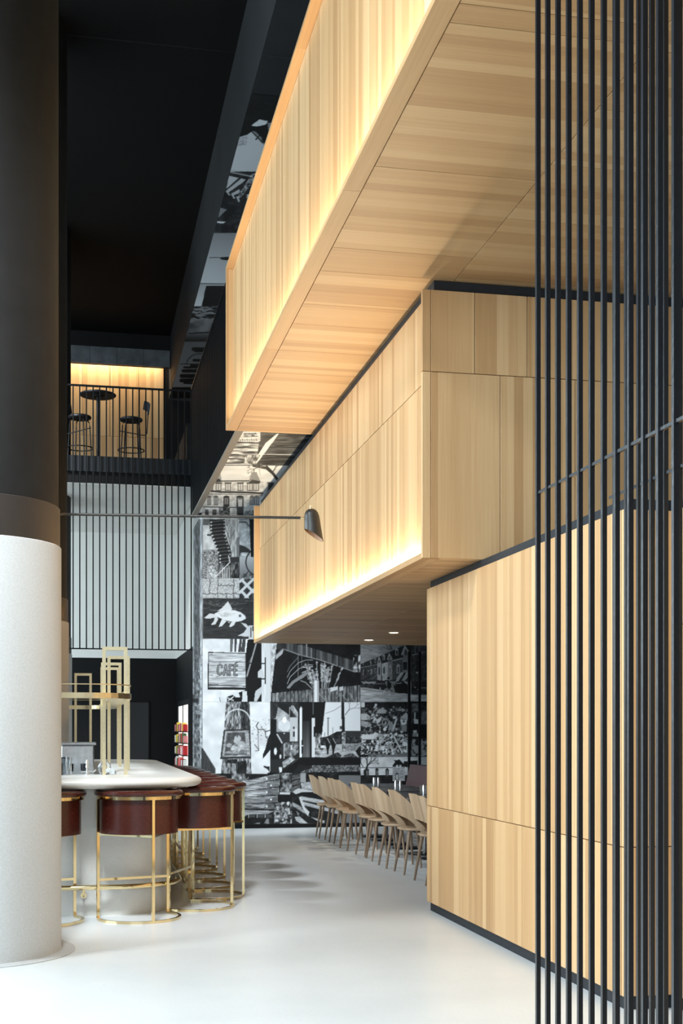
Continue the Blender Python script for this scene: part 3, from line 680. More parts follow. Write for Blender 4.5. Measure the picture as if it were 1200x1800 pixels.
# ------------------------------------------------------------------ the setting
def box_obj(name, mat, b, parent=None):
    return MB().box(*b).build(name, M[mat], parent)
G = .0025                                   # half of a panel joint
def panels(parent, axis, c0, c1, cells, mat, name='wood_panel'):
    """cells: (u0,u1,v0,v1); axis 'X': u=Y v=Z, 'Y': u=X v=Z, 'Z': u=X v=Y; every board a chamfered slab of its own"""
    for u0, u1, v0, v1 in cells:
        a, b, c, d = u0+G, u1-G, v0+G, v1-G
        q = {'X': (c0, a, c, c1, b, d), 'Y': (a, c0, c, b, c1, d), 'Z': (a, c, c0, b, d, c1)}[axis]
        MB().cbox(*q, .0015).build(name, M[mat], parent)
def rows(us, v0, v1): return [(us[i], us[i+1], v0, v1) for i in range(len(us)-1)]

# floor: cast slabs with saw-cut joints
floor = tag(box_obj('floor', 'skirt', (-9, -6, -.12, 7, 28, -.012)), 'pale polished concrete floor of the hall', 'floor', kind='structure')
fx = [-9, -5.2, -1.9, 3.4, 7]; fy = [-6, -1.5, 2.9, 8.87, 13.6, 18.4, 28]
for i in range(len(fx)-1):
    for j in range(len(fy)-1):
        MB().box(fx[i]+.0015, fy[j]+.0015, -.012, fx[i+1]-.0015, fy[j+1]-.0015, 0).build('floor_slab', M['floor'], floor)

ceiling = tag(box_obj('ceiling', 'ceil', (-9, -6, 9.65, 1.83, 28, 9.85)), 'high black ceiling over the bar', 'ceiling', kind='structure')
box_obj('ceiling_seam', 'black', (-3, 15.3, 9.645, 1.83, 15.325, 9.652), ceiling)
soff = tag(MB().box(1.83, 3.5, 8.45, 6.9, 28, 9.85).build('ceiling_dropped', M['beam']), 'charcoal dropped ceiling beside the black one, printed with photographs', 'ceiling', kind='structure')
zc_ = 8.445
def y_at(py, Z, X=1.9): return ((Z-CAM_H)*FPX/(HOR-py) - X*math.sin(YAW))/math.cos(YAW)
ys = [y_at(p, zc_) for p in (166, 300, 410, 498, 540, 601)] + [27.9]
names = ['dark printed photograph of a roof edge and bridge girders', 'printed photograph of tangled stairs', 'printed photograph of pale sky with a branch', 'printed photograph of a black doorway', 'printed photograph of a cloudy horizon', 'printed photograph of a dark skyline']
for i in range(6): print_tile('mural_photo', soff, 'Z', zc_, 1.83, 3.6, ys[i], ys[i+1]-.004, .012, max(.012, (ys[i+1]-ys[i])/150), names[i])
box_obj('ceiling_seam', 'blackgap', (1.83, 13.05, 8.446, 6, 13.06, 8.452), soff)

# back wall of the hall with the photo mural
YM = 19.6
wb = tag(box_obj('wall_back', 'black', (1.84, YM+.004, 0, 6.9, 19.95, 4.86)), 'back wall covered in a black and white photo mural', 'wall', kind='structure')
def x_at(px, Y=YM): return Y*math.tan(YAW + math.atan((px-600)/FPX))
def z_at(py, zc=19.75): return CAM_H + (HOR-py)*zc/FPX
XL = 1.834
tiles = [
 (XL, x_at(420.5), 905, 1018.3, 'printed photograph of a curved outdoor staircase'),
 (x_at(420.5), x_at(520), 905, 1018.3, 'printed photograph of a pale wall with a dark post and a loop'),
 (XL, x_at(420.5), 1018.3, 1051.2, 'printed photograph of interlocking pavers'),
 (x_at(420.5), x_at(520), 1018.3, 1051.2, 'printed photograph of a wooden lattice'),
 (XL, x_at(520), 1051.2, 1123.3, 'printed photograph of a painted goldfish'),
 (XL, x_at(475.5), 1123.3, 1234.2, 'printed photograph of a wooden CAFÉ sign'),
 (XL, x_at(475.5), 1234.2, 1361, 'printed photograph of a framed picture on a wooden pole'),
 (x_at(475.5), x_at(634), 1123.3, 1234.2, 'printed photograph of a balcony, shrub and picket fence'),
 (x_at(475.5), x_at(634), 1234.2, 1332, 'printed photograph of two people walking down a street'),
 (x_at(475.5), x_at(634), 1332, 1361, 'printed photograph of dark eaves'),
 (x_at(634), 5.9, 1123.3, 1234.2, 'printed photograph of a row of gabled brick houses and a cyclist'),
 (x_at(634), 5.9, 1234.2, 1331, 'printed photograph of a heap of toys'),
 (x_at(634), 5.9, 1331, 1361, 'printed photograph of dormer roofs and a bare tree'),
 (XL, x_at(492), 1361, 1449, 'printed photograph of a slatted park bench'),
 (x_at(492), 5.9, 1361, 1449, 'printed photograph of weathered boats')]
for a, b, p0, p1, lab in tiles:
    print_tile('mural_photo', wb, 'Y', YM, a, b-.002, z_at(p1)+.001, z_at(p0)-.001, .0095, .0095, lab)
print_tile('mural_photo', wb, 'Y', YM, XL, x_at(520), z_at(905), 4.83, .0095, .0095, 'printed photograph of a house front continuing on the soffit')
box_obj('baseboard_back', 'black', (XL, YM-.012, 0, 5.9, YM+.004, .06), wb)
print_tile('mural_photo', wb, 'X', 1.832, YM+.002, 21.25, .0, 4.83, .02, .012, 'bluish printed photograph of a weathered facade on the return')

# wall that closes the bar area, and the passage side wall
wf = tag(box_obj('wall_far', 'black', (-9, 25.0, 0, 1.9, 25.3, 2.905)), 'black far wall behind the bar with white upper part', 'wall', kind='structure')
box_obj('wall_upper_part', 'white', (-9, 25.0, 2.905, 1.9, 25.3, 5.32), wf)
ws = tag(box_obj('wall_passage', 'black', (1.836, 21.25, 0, 2.1, 25, 2.905)), 'black passage side wall with white upper part beside the cooler', 'wall', kind='structure')
box_obj('wall_upper_part', 'white', (1.836, 21.25, 2.905, 2.1, 25, 5.32), ws)
d1 = tag(MB().box(.42, 24.985, .02, 1.3, 25.0, 2.05).build('door_1', M['seatblk']), 'flush black door panel in the far wall behind the bar', 'door', kind='structure')
for b in ((.40, 24.975, 0, .42, 25, 2.07), (1.3, 24.975, 0, 1.32, 25, 2.07), (.40, 24.975, 2.05, 1.32, 25, 2.07)): box_obj('door_frame', 'black', b, d1)
wl = tag(box_obj('wall_left', 'black', (-9, -6, 7.7, -8.7, 28, 9.65)), 'black upstand over the street windows left of the bar', 'wall', kind='structure')
for y in (-5.9, -1.2, 3.5, 8.2, 12.9, 17.6, 22.3, 27): box_obj('window_post', 'black', (-8.9, y, 0, -8.75, y+.12, 7.7), wl)
tag(box_obj('wall_alcove', 'black', (5.9, 10.4, 0, 6.1, 19.6, 2.75)), 'dark wall behind the dining banquette', 'wall', kind='structure')

# balcony at the far end
bal = tag(box_obj('balcony_slab', 'black', (-9, 20.1, 5.325, 1.9, 28, 5.70)), 'black balcony floor edge across the far end', 'balcony', kind='structure')
box_obj('fascia', 'skirt', (-9, 20.04, 5.49, 1.72, 20.1, 5.73), bal)
box_obj('soffit', 'white', (-9, 20.12, 5.31, 1.83, 25, 5.325), bal)
wm = tag(box_obj('wall_mezzanine', 'black', (-9, 27.03, 5.7, 3.5, 27.3, 9.65)), 'oak clad wall at the back of the balcony', 'wall', kind='structure')
xs = [-1.6, -.9, .05, .62, 1.2, 1.72]
panels(wm, 'Y', 27.0, 27.025, rows(xs, 7.62, 9.6), 'wood_v'); panels(wm, 'Y', 27.0, 27.025, rows([-1.6, -.6, .3, .9, 1.45, 1.72], 5.72, 7.62), 'wood_v')
bk = tag(box_obj('bulkhead', 'black', (-4, 26.55, 8.98, 1.83, 26.62, 9.64)), 'dark glossy bulkhead above the balcony wall light', 'bulkhead', kind='structure')
bx = [-1.4, -.87, -.33, .2, .74, 1.28, 1.82]
panels(bk, 'Y', 26.52, 26.55, rows(bx, 8.98, 9.33), 'band', 'bulkhead_panel')
box_obj('wall_mezzanine_return', 'beam', (1.74, 21.3, 5.7, 1.83, 27, 6.6), wm)
area('balcony_wall_led', (-.2, 26.8, 9.3), (0, .25, -1), 3.6, .06, 75, WARM)

# lower oak block (right) with skirting and shadow gap
wr = tag(MB().box(2.876, 6.44, 0, 5.2, 10.35, 2.75).build('wall_right', M['skirt']), 'oak panelled lower block on the right with dark skirting', 'wall', kind='structure')
XW = 2.848
panels(wr, 'X', XW, 2.876, rows([6.44, 7.10, 7.84, 8.29, 9.22, 9.89, 10.35], .877, 2.69), 'wood_v')
panels(wr, 'X', XW, 2.876, rows([6.44, 6.80, 8.01, 9.09, 10.02, 10.35], .075, .877), 'wood_v')
panels(wr, 'Y', 6.41, 6.438, rows([XW, 3.14], .877, 2.69), 'wood_v'); panels(wr, 'Y', 6.41, 6.438, rows([XW, 3.14], .075, .877), 'wood_v')
panels(wr, 'Y', 10.352, 10.375, rows([XW, 3.6, 4.4, 5.2], .075, 2.69), 'wood_v')
wn = tag(MB().box(3.17, 1.2, 0, 3.5, 6.40, 2.75).build('wall_near', M['skirt']), 'oak panelled wall at the right edge behind the steel rods', 'wall', kind='structure')
panels(wn, 'X', 3.14, 3.168, rows([1.2, 2.6, 4.0, 5.3, 6.40], 2.07, 2.69), 'wood_v'); panels(wn, 'X', 3.14, 3.168, rows([1.2, 3.1, 4.6, 6.40], .075, 2.07), 'wood_v')

# middle oak volume, cantilevered over the aisle
wmid = tag(MB().box(2.522, 8.985, 2.775, 6.8, 18.05, 4.775).build('wall_middle', M['blackgap']), 'middle oak clad volume overhanging the aisle with a lit lower edge', 'wall', kind='structure')
panels(wmid, 'X', 2.497, 2.521, rows([8.995, 10.2, 11.64, 13.0, 14.4, 15.9, 17.1, 18.06], 4.08, 4.70), 'wood_v')
panels(wmid, 'X', 2.497, 2.521, rows([8.995, 9.32, 10.45, 11.4, 12.3, 13.6, 15.0, 16.4, 17.4, 18.06], 2.795, 4.08), 'wood_v')
panels(wmid, 'Y', 8.955, 8.983, rows([2.490, 2.822, 3.224, 3.62, 4.15, 4.7, 5.4, 6.6], 4.105, 4.70), 'wood_v')
panels(wmid, 'Y', 8.955, 8.983, rows([2.490, 3.017, 3.60, 4.3, 5.1, 5.9, 6.6], 2.752, 4.105), 'wood_v')
for zz in ((2.752, 4.105), (4.105, 4.70)): MB().cbox(2.427, 8.955, zz[0]+G, 2.488, 8.993, zz[1]-G, .0015).build('corner_post', M['wood_v'], wmid)
MB().cbox(2.427, 18.062, 2.75, 2.53, 18.10, 4.70, .002).build('end_board', M['wood_v'], wmid)
for a, b in ((8.995, 12.2), (12.2, 15.3), (15.3, 18.06)): MB().cbox(2.427, a+.001, 2.75, 2.56, b-.001, 2.795, .002).build('light_lip', M['wood_y'], wmid)
sy = [8.96, 9.9, 10.6, 11.7, 12.6, 13.7, 14.5, 15.6, 16.6, 17.4, 18.1]
panels(wmid, 'Z', 2.752, 2.772, rows([2.561, 3.35], 8.96, 8.96) and [(2.561, 3.35, sy[i], sy[i+1]) for i in range(10)] + [(3.35, 4.6, sy[i]+.35, min(18.1, sy[i+1]+.35)) for i in range(10) if sy[i]+.35 < 18.0] + [(3.35, 4.6, 8.96, 9.31)] + [(4.6, 5.9, sy[i], sy[i+1]) for i in range(10)], 'wood_h')
area('middle_led', (2.4555, 13.5, 2.803), (.42, 0, 1), 9.0, .02, 130, WARM, roll=(0, 1, 0))
box_obj('led_strip', 'led', (2.45, 9.0, 2.795, 2.462, 18.05, 2.799), wmid)

# upper oak volume: balustrade and soffit of the bridge
wu = tag(MB().box(1.662, .8, 4.812, 1.80, 13.90, 6.555).box(1.80, .8, 4.803, 6.8, 13.92, 5.6).build('wall_upper', M['blackgap']), 'upper oak clad balustrade and soffit of the bridge', 'wall', kind='structure')
uy = [.8, 2.4, 3.6, 4.9, 6.0, 7.2, 8.1, 9.2, 10.3, 11.1, 12.2, 13.1, 13.898]
panels(wu, 'X', 1.635, 1.66, rows(uy, 4.812, 6.528), 'wood_v')
for a, b in ((.8, 5.0), (5.0, 9.3), (9.3, 13.94)):
    MB().cbox(1.56, a+.001, 6.53, 1.70, b-.001, 6.56, .002).build('top_lip', M['wood_y'], wu)
for a, b in ((.8, 4.1), (4.1, 7.6), (7.6, 10.9), (10.9, 13.94)):
    MB().cbox(1.56, a+.001, 4.78, 1.674, b-.001, 4.812, .002).build('light_lip', M['wood_y'], wu)
MB().cbox(1.56, 13.90, 4.812, 1.66, 13.94, 6.53, .002).build('end_board', M['wood_v'], wu)
MB().cbox(1.80, 13.922, 4.78, 6.8, 13.94, 5.6, .002).build('end_board', M['wood_h'], wu)
j1 = [.8, 2.1, 3.3, 4.4, 5.55, 5.71, 7.25, 8.52, 8.97, 9.69, 10.18, 10.9, 11.61, 12.46, 13.68, 13.94]
panels(wu, 'Z', 4.782, 4.803, [(1.676, 2.675, j1[i], j1[i+1]) for i in range(len(j1)-1)], 'wood_h')
j2 = [.8, 2.6, 3.9, 5.05, 5.75, 6.35, 7.02, 7.82, 8.31, 9.5, 11.0, 12.6, 13.94]
panels(wu, 'Z', 4.782, 4.803, [(2.675, 4.1, j2[i], j2[i+1]) for i in range(len(j2)-1)], 'wood_h')
panels(wu, 'Z', 4.782, 4.803, [(4.1, 5.6, j1[i], j1[i+1]) for i in range(len(j1)-1)], 'wood_h')
area('upper_led', (1.583, 7.35, 4.820), (.03, 0, 1), 13.0, .02, 64, WARM, spread=75, roll=(0, 1, 0))
box_obj('led_strip', 'led', (1.578, .85, 4.812, 1.590, 13.88, 4.816), wu)

# bridge beyond the balustrade: slab with printed soffit, trim
br = tag(box_obj('bridge_slab', 'black', (1.75, 13.94, 4.845, 6.8, 20.1, 5.70)), 'black bridge slab with a photo printed soffit', 'bridge', kind='structure')
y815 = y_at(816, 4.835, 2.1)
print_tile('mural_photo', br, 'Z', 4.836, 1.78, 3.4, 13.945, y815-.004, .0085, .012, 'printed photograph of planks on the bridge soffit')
print_tile('mural_photo', br, 'Z', 4.836, 1.78, 3.4, y815, YM-.002, .0085, .018, 'printed photograph of a turreted stone house on the bridge soffit')
MB().box(1.695, 13.945, 4.828, 1.779, 20.05, 4.85).build('edge_trim', M['greytrim'], br)

# ------------------------------------------------------------------ columns
col_lab = ['nearest round column, pale concrete below a black upper shaft, at the left edge', 'second round column, half hidden behind the nearest one', 'farthest round column, standing beside the balcony rods']
for k, Y in enumerate((9.02, 15.2, 21.4)):
    c = thing('column', (-.73, Y, 0), col_lab[k], 'column', kind='structure')
    MB().lathe([(0, 0), (.70, 0), (.70, .006), (.612, .012), (.606, .03), (.606, 2.752), (.602, 2.756), (0, 2.756)], 64).build('pale_shaft', M['conc'], c)
    MB().lathe([(.597, 2.756), (.597, 3.02), (.593, 3.024), (.5, 3.024)], 64).build('collar', M['collar'], c)
    top = 9.65 if k < 2 else 5.31
    MB().lathe([(.587, 3.024), (.587, top)], 64).build('black_shaft', M['concd'], c)
    if k == 2: MB().lathe([(.587, 5.72), (.587, 9.65)], 64).build('black_shaft', M['concd'], c)

# ------------------------------------------------------------------ steel rod screen in the right foreground
scr = thing('rod_screen', (1.64, 4.44, 0), 'screen of upright blue-black steel rods at the right edge', 'screen')
W2 = .0078
rod = MB().box(-W2, -W2, 0, W2, W2, 4.765).mesh('rod', M['rod'])
for k in range(24): put('rod', rod, scr, (0, -.1*k, 0))
for k in range(23): put('rod', rod, scr, (.24, -.14-.1*k, 0))
for x, y0, y1, z in ((.0, .0, -2.32, 2.37), (.24, -.09, -2.34, 2.345)):
    MB().box(x-.003, y1, z-.005, x+.0075, y0, z+.005).build('cross_bar', M['rod'], scr)
MB().box(-.02, -2.34, 4.765, .26, .02, 4.779).build('head_plate', M['rod'], scr)

# ------------------------------------------------------------------ balcony and bridge railings
ra = thing('balcony_railing', (1.70, 20.0, 2.76), 'black hanging rod railing along the balcony front', 'railing')
r1 = MB().box(-.010, -.010, 0, .010, .010, 4.03).mesh('rod', M['rodfar'])
for k in range(30): put('rod', r1, ra, (-.1*k, 0, 0))
MB().box(-3, -.018, 4.02, .018, .018, 4.045).build('handrail', M['rodfar'], ra); MB().box(-3, -.01, -.008, .02, .01, .012).build('bottom_bar', M['rodfar'], ra)
rb = thing('bridge_railing', (1.70, 19.9, 4.85), 'black upright rod railing along the bridge side', 'railing')
r2 = MB().box(-.008, -.008, 0, .008, .008, 1.95).mesh('rod', M['rodfar'])
for k in range(60): put('rod', r2, rb, (.012, -.1*k, 0))
MB().box(-.008, -5.95, 1.94, .032, .07, 1.97).build('handrail', M['rodfar'], rb)
MB().box(.03, -5.95, .0, .045, .07, .9).build('fascia', M['black'], rb)

# ------------------------------------------------------------------ the long-armed lamp on the near column
lp = thing('wall_lamp', (-.26, 9.42, 3.0), 'long-armed dark lamp with a slanted bullet shade, reaching out from the nearest column', 'lamp')
q = Vector((-.26, 9.42, 3.0)); L = lambda *p: Vector(p)-q
MB().lathe([(0, -.09), (.045, -.09), (.05, -.08), (.05, .08), (.045, .09), (0, .09)], 20).build('bracket', M['shade'], lp)
pts = [(0, 0, .02), (.02, .14, .03)] + [tuple(L(-.20+.1*(1-math.cos(D(t))), 9.75+.17*t/90, 3.03+.113*math.sin(D(t)))) for t in (0, 20, 40, 60, 75, 90)] + [tuple(L(0, 9.91, 3.143)), tuple(L(.8, 9.82, 3.143)), tuple(L(1.665, 9.726, 3.143))]
MB().tube(pts, .0105, 10).build('arm', M['shade'], lp)
jt = MB().tube([tuple(L(1.665, 9.726, 3.143)), tuple(L(1.72, 9.72, 3.138))], .008, 10); jt.build('joint', M['brass'], lp)
def shade(rad_off, name, mat, par):
    prof = [(.002, .262), (.022, .258), (.040, .246), (.052, .226), (.059, .198), (.061, .165), (.0625, .12), (.064, .08), (.066, .03), (.068, 0)]
    seg = 36; rows_ = []
    for r, z in prof:
        ring = []
        for k in range(seg):
            t = 2*math.pi*k/seg; x = max(r+rad_off, .001)*math.cos(t); y = max(r+rad_off, .001)*math.sin(t)
            cut = .055 - .055*(x/.066)*1.0
            zz = z if z >= .165 else max(cut, 0) + (z/.165)*(.165-max(cut, 0))
            ring.append((x, y, zz + (rad_off*.8 if z > .1 else 0)))
        rows_.append(ring)
    return MB().grid(rows_, closed_u=True).build(name, mat, par)
s1 = shade(0, 'lamp_shade', M['shade'], lp); s1.location = L(1.775, 9.715, 2.955); s1.rotation_euler = (0, D(-7), 0)
s2 = shade(-.003, 'shade_lining', M['shadein'], s1)
kn = MB().lathe([(.008, .255), (.009, .268), (.004, .272), (.004, .285), (0, .286)], 12).build('knob', M['brass'], s1)

# ------------------------------------------------------------------ bar island
bar = thing('bar_island', (-.73, 13.6, 0), 'pale terrazzo bar island with a thick rounded counter edge', 'bar')
BX, BY, BR = 1.73, 3.47, .62            # half sizes and corner radius of the counter
def rrect(hx, hy, r, z, n=14):
    r = max(r, .02); out = []
    for cx, cy, a0 in ((hx-r, -hy+r, -90), (hx-r, hy-r, 0), (-hx+r, hy-r, 90), (-hx+r, -hy+r, 180)):
        for k in range(n+1):
            t = D(a0+90*k/n); out.append((cx+r*math.cos(t), cy+r*math.sin(t), z))
    return out
ZT = 1.13
prof = [(-.30, 1.040), (-.09, 1.043), (-.045, 1.048), (-.016, 1.062), (-.003, 1.082), (-.003, 1.096), (-.014, 1.114), (-.04, 1.126), (-.075, ZT)]
rw = [rrect(BX+o, BY+o, BR+o, z) for o, z in prof]
inner = [(1.10, 2.45, .15, ZT), (1.06, 2.41, .12, ZT-.012), (1.06, 2.41, .12, .90)]
rw += [rrect(hx, hy-.0, r, z) for hx, hy, r, z in inner]
MB().grid(rw, closed_u=True).build('countertop', M['counter'], bar)
bp = [(-.46, 0), (-.46, .06), (-.45, .45), (-.43, .75), (-.39, .92), (-.33, 1.0), (-.27, 1.038), (-.20, 1.042)]
MB().grid([rrect(BX+o*.6, BY+o, .46+o*.1, z) for o, z in bp], closed_u=True).build('body', M['counter'], bar)
MB().box(-1.08, -2.43, .86, 1.08, 2.43, .90).build('work_surface', M['steel'], bar)
frl = MB().tube(rrect(BX-.17, BY-.33, .5, .245, 10), .021, 12, closed=True).build('foot_rail', M['brass'], bar)
for x, y, dx, dy in ((.76, -BY+.33, 0, .13), (-.4, -BY+.33, 0, .13), (BX-.17, -2.2, -.11, 0), (BX-.17, -.6, -.11, 0), (BX-.17, 1.0, -.11, 0)):
    MB().tube([(x, y, .245), (x, y, .19), (x+dx*.4, y+dy*.4, .17), (x+dx, y+dy, .17)], .008, 8).tube([(x+dx*.85, y+dy*.85, .17), (x+dx, y+dy, .17)], .025, 12).build('rail_bracket', M['brass'], frl)

# brass shelf over the bar
sh = thing('brass_shelf', (.33, 11.0, ZT), 'tall brass frames carrying a looped brass shelf above the bar', 'shelf')
def looppath(off, z, n=8):
    hx, hy, r = 1.06+off, 2.68+off, .30+off; cx, cy = -1.06, 2.43
    return [(x+cx, y+cy, z) for x, y, _ in rrect(hx, hy, r, 0, n)]
o1, o2 = .10, -.10
zz0, zz1 = .64, .685
MB().grid([looppath(o1, zz0), looppath(o1, zz1), looppath(o1-.012, zz1), looppath(o1-.012, zz0+.012), looppath(o2+.012, zz0+.012), looppath(o2+.012, zz1), looppath(o2, zz1), looppath(o2, zz0), looppath(o1, zz0)], closed_u=True, smooth=False).build('tray', M['brass_s'], sh)
MB().tube(looppath(o1-.006, .755), .005, 8, closed=True).build('gallery_rail', M['brass_s'], sh)
for k, (x, y, dx) in enumerate(((-.04, -.03, 1), (.03, 1.30, 1), (-.01, 2.5, 1), (.0, 3.5, 1), (-.29, 5.06, 1))):
    fm = MB(); w = .0145
    for sx in (-.09, .09): fm.box(x+sx-w, y-.022, 0, x+sx+w, y+.022, 1.08-2*w)
    fm.box(x-.09-w, y-.022, 1.08-2*w, x+.09+w, y+.022, 1.08)
    fm.build('post_frame', M['brass_s'], sh)

# things on the bar
em = thing('coffee_machine', (-.03, 12.25, .90), 'steel coffee machine behind the bar counter', 'coffee machine')
MB().cbox(-.14, -.2, .06, .16, .2, .47, .012).build('body', M['steel'], em); MB().cbox(-.16, -.22, .47, .18, .22, .495, .006).build('top_tray', M['steel'], em)
MB().cbox(-.15, -.30, .06, .15, -.2, .10, .006).build('drip_tray', M['darksteel'], em)
for x in (-.11, .12):
    for y in (-.16, .16): MB().lathe([(.018, 0), (.022, .06)], 10, x, y, caps=True).build('foot', M['darksteel'], em)
for x in (-.06, .07): MB().lathe([(.03, .23), (.034, .27), (.034, .30)], 14, x, -.235, caps=True).tube([(x, -.25, .25), (x, -.38, .24)], .011, 8).build('brew_group', M['darksteel'], em)
gr = thing('coffee_grinder', (-.13, 11.55, .90), 'dark coffee grinder beside the coffee machine', 'grinder')
MB().cbox(-.06, -.08, 0, .06, .09, .22, .012).build('body', M['darksteel'], gr); MB().lathe([(.035, .22), (.065, .33), (.065, .36), (.05, .37)], 18, caps=True).build('hopper', M['glassd'], gr)
MB().tube([(0, -.08, .15), (0, -.15, .13)], .012, 8).build('spout', M['steel'], gr)
fa = thing('faucet', (.06, 10.98, ZT), 'small silver beer tap on the bar counter', 'tap')
MB().lathe([(.022, 0), (.022, .008), (.009, .014), (.009, .06), (.014, .065), (.010, .09), (.014, .105), (.003, .13)], 16, caps=True).build('column', M['steel'], fa)
MB().tube([(-.055, 0, .03), (.06, 0, .03), (.075, 0, .045)], .006, 8).build('spout', M['steel'], fa)
gl = thing('glass_globe', (.205, 11.08, ZT), 'round clear glass globe at the foot of the brass frame', 'globe')
MB().lathe([(.03, .002), (.047, .02), (.058, .055), (.052, .085), (.036, .105), (.033, .108), (.049, .084), (.054, .055), (.044, .022), (.028, .006), (.001, .006)], 24).build('bowl', M['glass'], gl)
for i, (x, y, h, r, m, lab) in enumerate(((-.16, 10.95, .10, .03, 'glassd', 'short dark glass tumbler beside the beer tap'), (-.09, 11.02, .15, .026, 'glass', 'tall clear glass between the tumbler and the beer tap'), (-.20, 11.06, .17, .028, 'glassd', 'dark bottle at the left end of the bar items'))):
    t = thing('drinking_glass' if i < 2 else 'bottle', (x, y, ZT), lab, 'glass' if i < 2 else 'bottle')
    if i < 2: MB().lathe([(.001, .004), (r*.8, .002), (r, h), (r-.003, h), (r*.8-.003, .008), (.001, .008)], 18).build('vessel', M[m], t)
    else:
        MB().lathe([(.001, .001), (r, .002), (r, h*.6), (r*.4, h*.78), (r*.36, h)], 18, caps=False).build('vessel', M[m], t); MB().lathe([(r*.4, h-.005), (r*.4, h+.015)], 12, caps=True).build('cap', M['steel'], t)

# ------------------------------------------------------------------ bar stools
def make_stool():
    s = thing('bar_stool', (0, 0, 0), 'x', 'bar stool', group='bar stools around the island')
    Rr, A = .325, D(115); ends = [(Rr*math.sin(t), -Rr*math.cos(t)) for t in (-A, 0, A)]
    def band(r, w, z0, z1, n=40, a=A):
        mb = MB(); rws = []
        for k in range(n):
            t = -a+2*a*k/(n-1); si, co = math.sin(t), -math.cos(t)
            rws.append([((r-w)*si, (r-w)*co, z0), ((r+w)*si, (r+w)*co, z0), ((r+w)*si, (r+w)*co, z1), ((r-w)*si, (r-w)*co, z1)])
        mb.grid(rws, closed_u=True, smooth=True); mb.add(rws[0], [(0,1,2,3)]); mb.add(rws[-1], [(3,2,1,0)]); return mb
    band(Rr, .012, 0, .02).build('base_ring', M['brass'], s)
    for x, y in ends: MB().box(x-.011, y-.011, .02, x+.011, y+.011, .962).build('leg', M['brass'], s)
    band(Rr, .0125, .962, .988).build('top_band', M['brass'], s)
    sb = MB()
    for i in range(3):
        a, b = ends[i], ends[(i+1) % 3]; sb.bar((a[0], a[1], .676), (b[0], b[1], .676), .018)
    sb.build('seat_frame', M['brass'], s)
    MB().bar((ends[0][0], ends[0][1], .31), (ends[2][0], ends[2][1], .31), .02).build('footrest', M['brass'], s)
    bsh = band(Rr-.03, .016, .69, .962).build('back_shell', M['leather'], s)
    pts = [((Rr-.006)*math.sin(t), -(Rr-.006)*math.cos(t), 1.006+.004*math.cos(t)) for t in (-A*1.03+2.06*A*k/36 for k in range(37))]
    MB().tube(pts, [.020]+[.035]*35+[.020], 12, r2=.025).build('arm_roll', M['leather'], bsh)
    MB().lathe([(0, .69), (.268, .69), (.275, .70), (.275, .77), (.262, .80), (.22, .812), (0, .815)], 36).build('seat', M['leather'], s)
    return s
stool0 = make_stool()
sp = [(-.30, 10.33, 12, 'bar stool half hidden behind the nearest pale column'),
      (.465, 10.38, 17, 'bar stool with its leather back to us, in front of the bar end'),
      (.965, 10.96, 68, 'nearest bar stool at the bar corner, turned with its back to the aisle')]
words_ = ['second', 'third', 'fourth', 'fifth', 'sixth', 'seventh', 'eighth', 'ninth']
for k in range(8):
    sp.append((1.14, 11.67+.77*k, 88+(k*37 % 11)-5, words_[k] + ' bar stool along the aisle side, counted from the bar corner'))
for i, (x, y, a, lab) in enumerate(sp):
    o = stool0 if i == 0 else copy_tree(stool0)
    o.location = (x, y, 0); o.rotation_euler.z = D(a); o['label'] = lab

# ------------------------------------------------------------------ dining chairs, tables, banquette
def make_chair():
    c = thing('dining_chair', (0, 0, 0), 'x', 'chair', group='plywood chairs along the dining tables')
    seat = []; n = 40
    for (s, z) in ((.0, .485), (.9, .487), (.985, .482), (1.0, .474), (.985, .464), (.9, .458), (.0, .458)):
        seat.append([(.225*s*(abs(math.cos(t))**.7)*(1 if math.cos(t) >= 0 else -1), .02+.215*s*(abs(math.sin(t))**.7)*(1 if math.sin(t) >= 0 else -1), z) for t in (2*math.pi*k/n for k in range(n))])
    MB().grid(seat, closed_u=True, flip=True).build('seat', M['chair'], c)
    def shell(off):
        rws = []; m = 33; amax = D(98)
        for j in range(9):
            row = []
            for k in range(m):
                a = -amax+2*amax*k/(m-1); f = abs(a)/amax
                zt = .885 - .385*max(0, (f-.18)/.82)**1.35
                zl = .495 + .135*math.cos(min(1, f/.66)*math.pi/2)**.55 if f < .66 else .495 - .05*min(1, (f-.66)/.15)
                zt = max(zt, zl+.02)
                z = zl+(zt-zl)*j/8; up = (z-.46)
                rx = .232+off+.10*up*(1-f*.6); ry = .235+off+.26*up*(1-f)
                row.append((rx*math.sin(a), .03-ry*math.cos(a), z))
            rws.append(row)
        return rws
    A_, B_ = shell(0), shell(-.011)
    mb = MB(); mb.grid(A_); mb.grid(B_, flip=True)
    mb.grid([A_[-1], B_[-1]], smooth=False); mb.grid([B_[0], A_[0]], smooth=False)
    mb.grid([[r[0] for r in B_], [r[0] for r in A_]], smooth=False); mb.grid([[r[-1] for r in A_], [r[-1] for r in B_]], smooth=False)
    bk_ = mb.build('backrest', M['chair'], c)
    for sx in (-1, 1):
        for yy, ye in ((.16, .20), (-.12, -.19)):
            MB().tube([(sx*.15, yy, .46), (sx*.195, ye, 0)], [.0185, .0105], 12).build('leg', M['chairdark'], c)
        MB().lathe([(.007, -.002), (.005, .003)], 10, caps=True).build('screw', M['brass'], bk_).matrix_local = Matrix.Translation((sx*.236, .02, .472)) @ Matrix.Rotation(D(90*sx), 4, 'Y')
    return c
chair0 = make_chair()
cy = [17.68, 17.13, 16.46, 15.88, 15.04, 14.54, 13.74, 13.11, 12.26, 11.78]
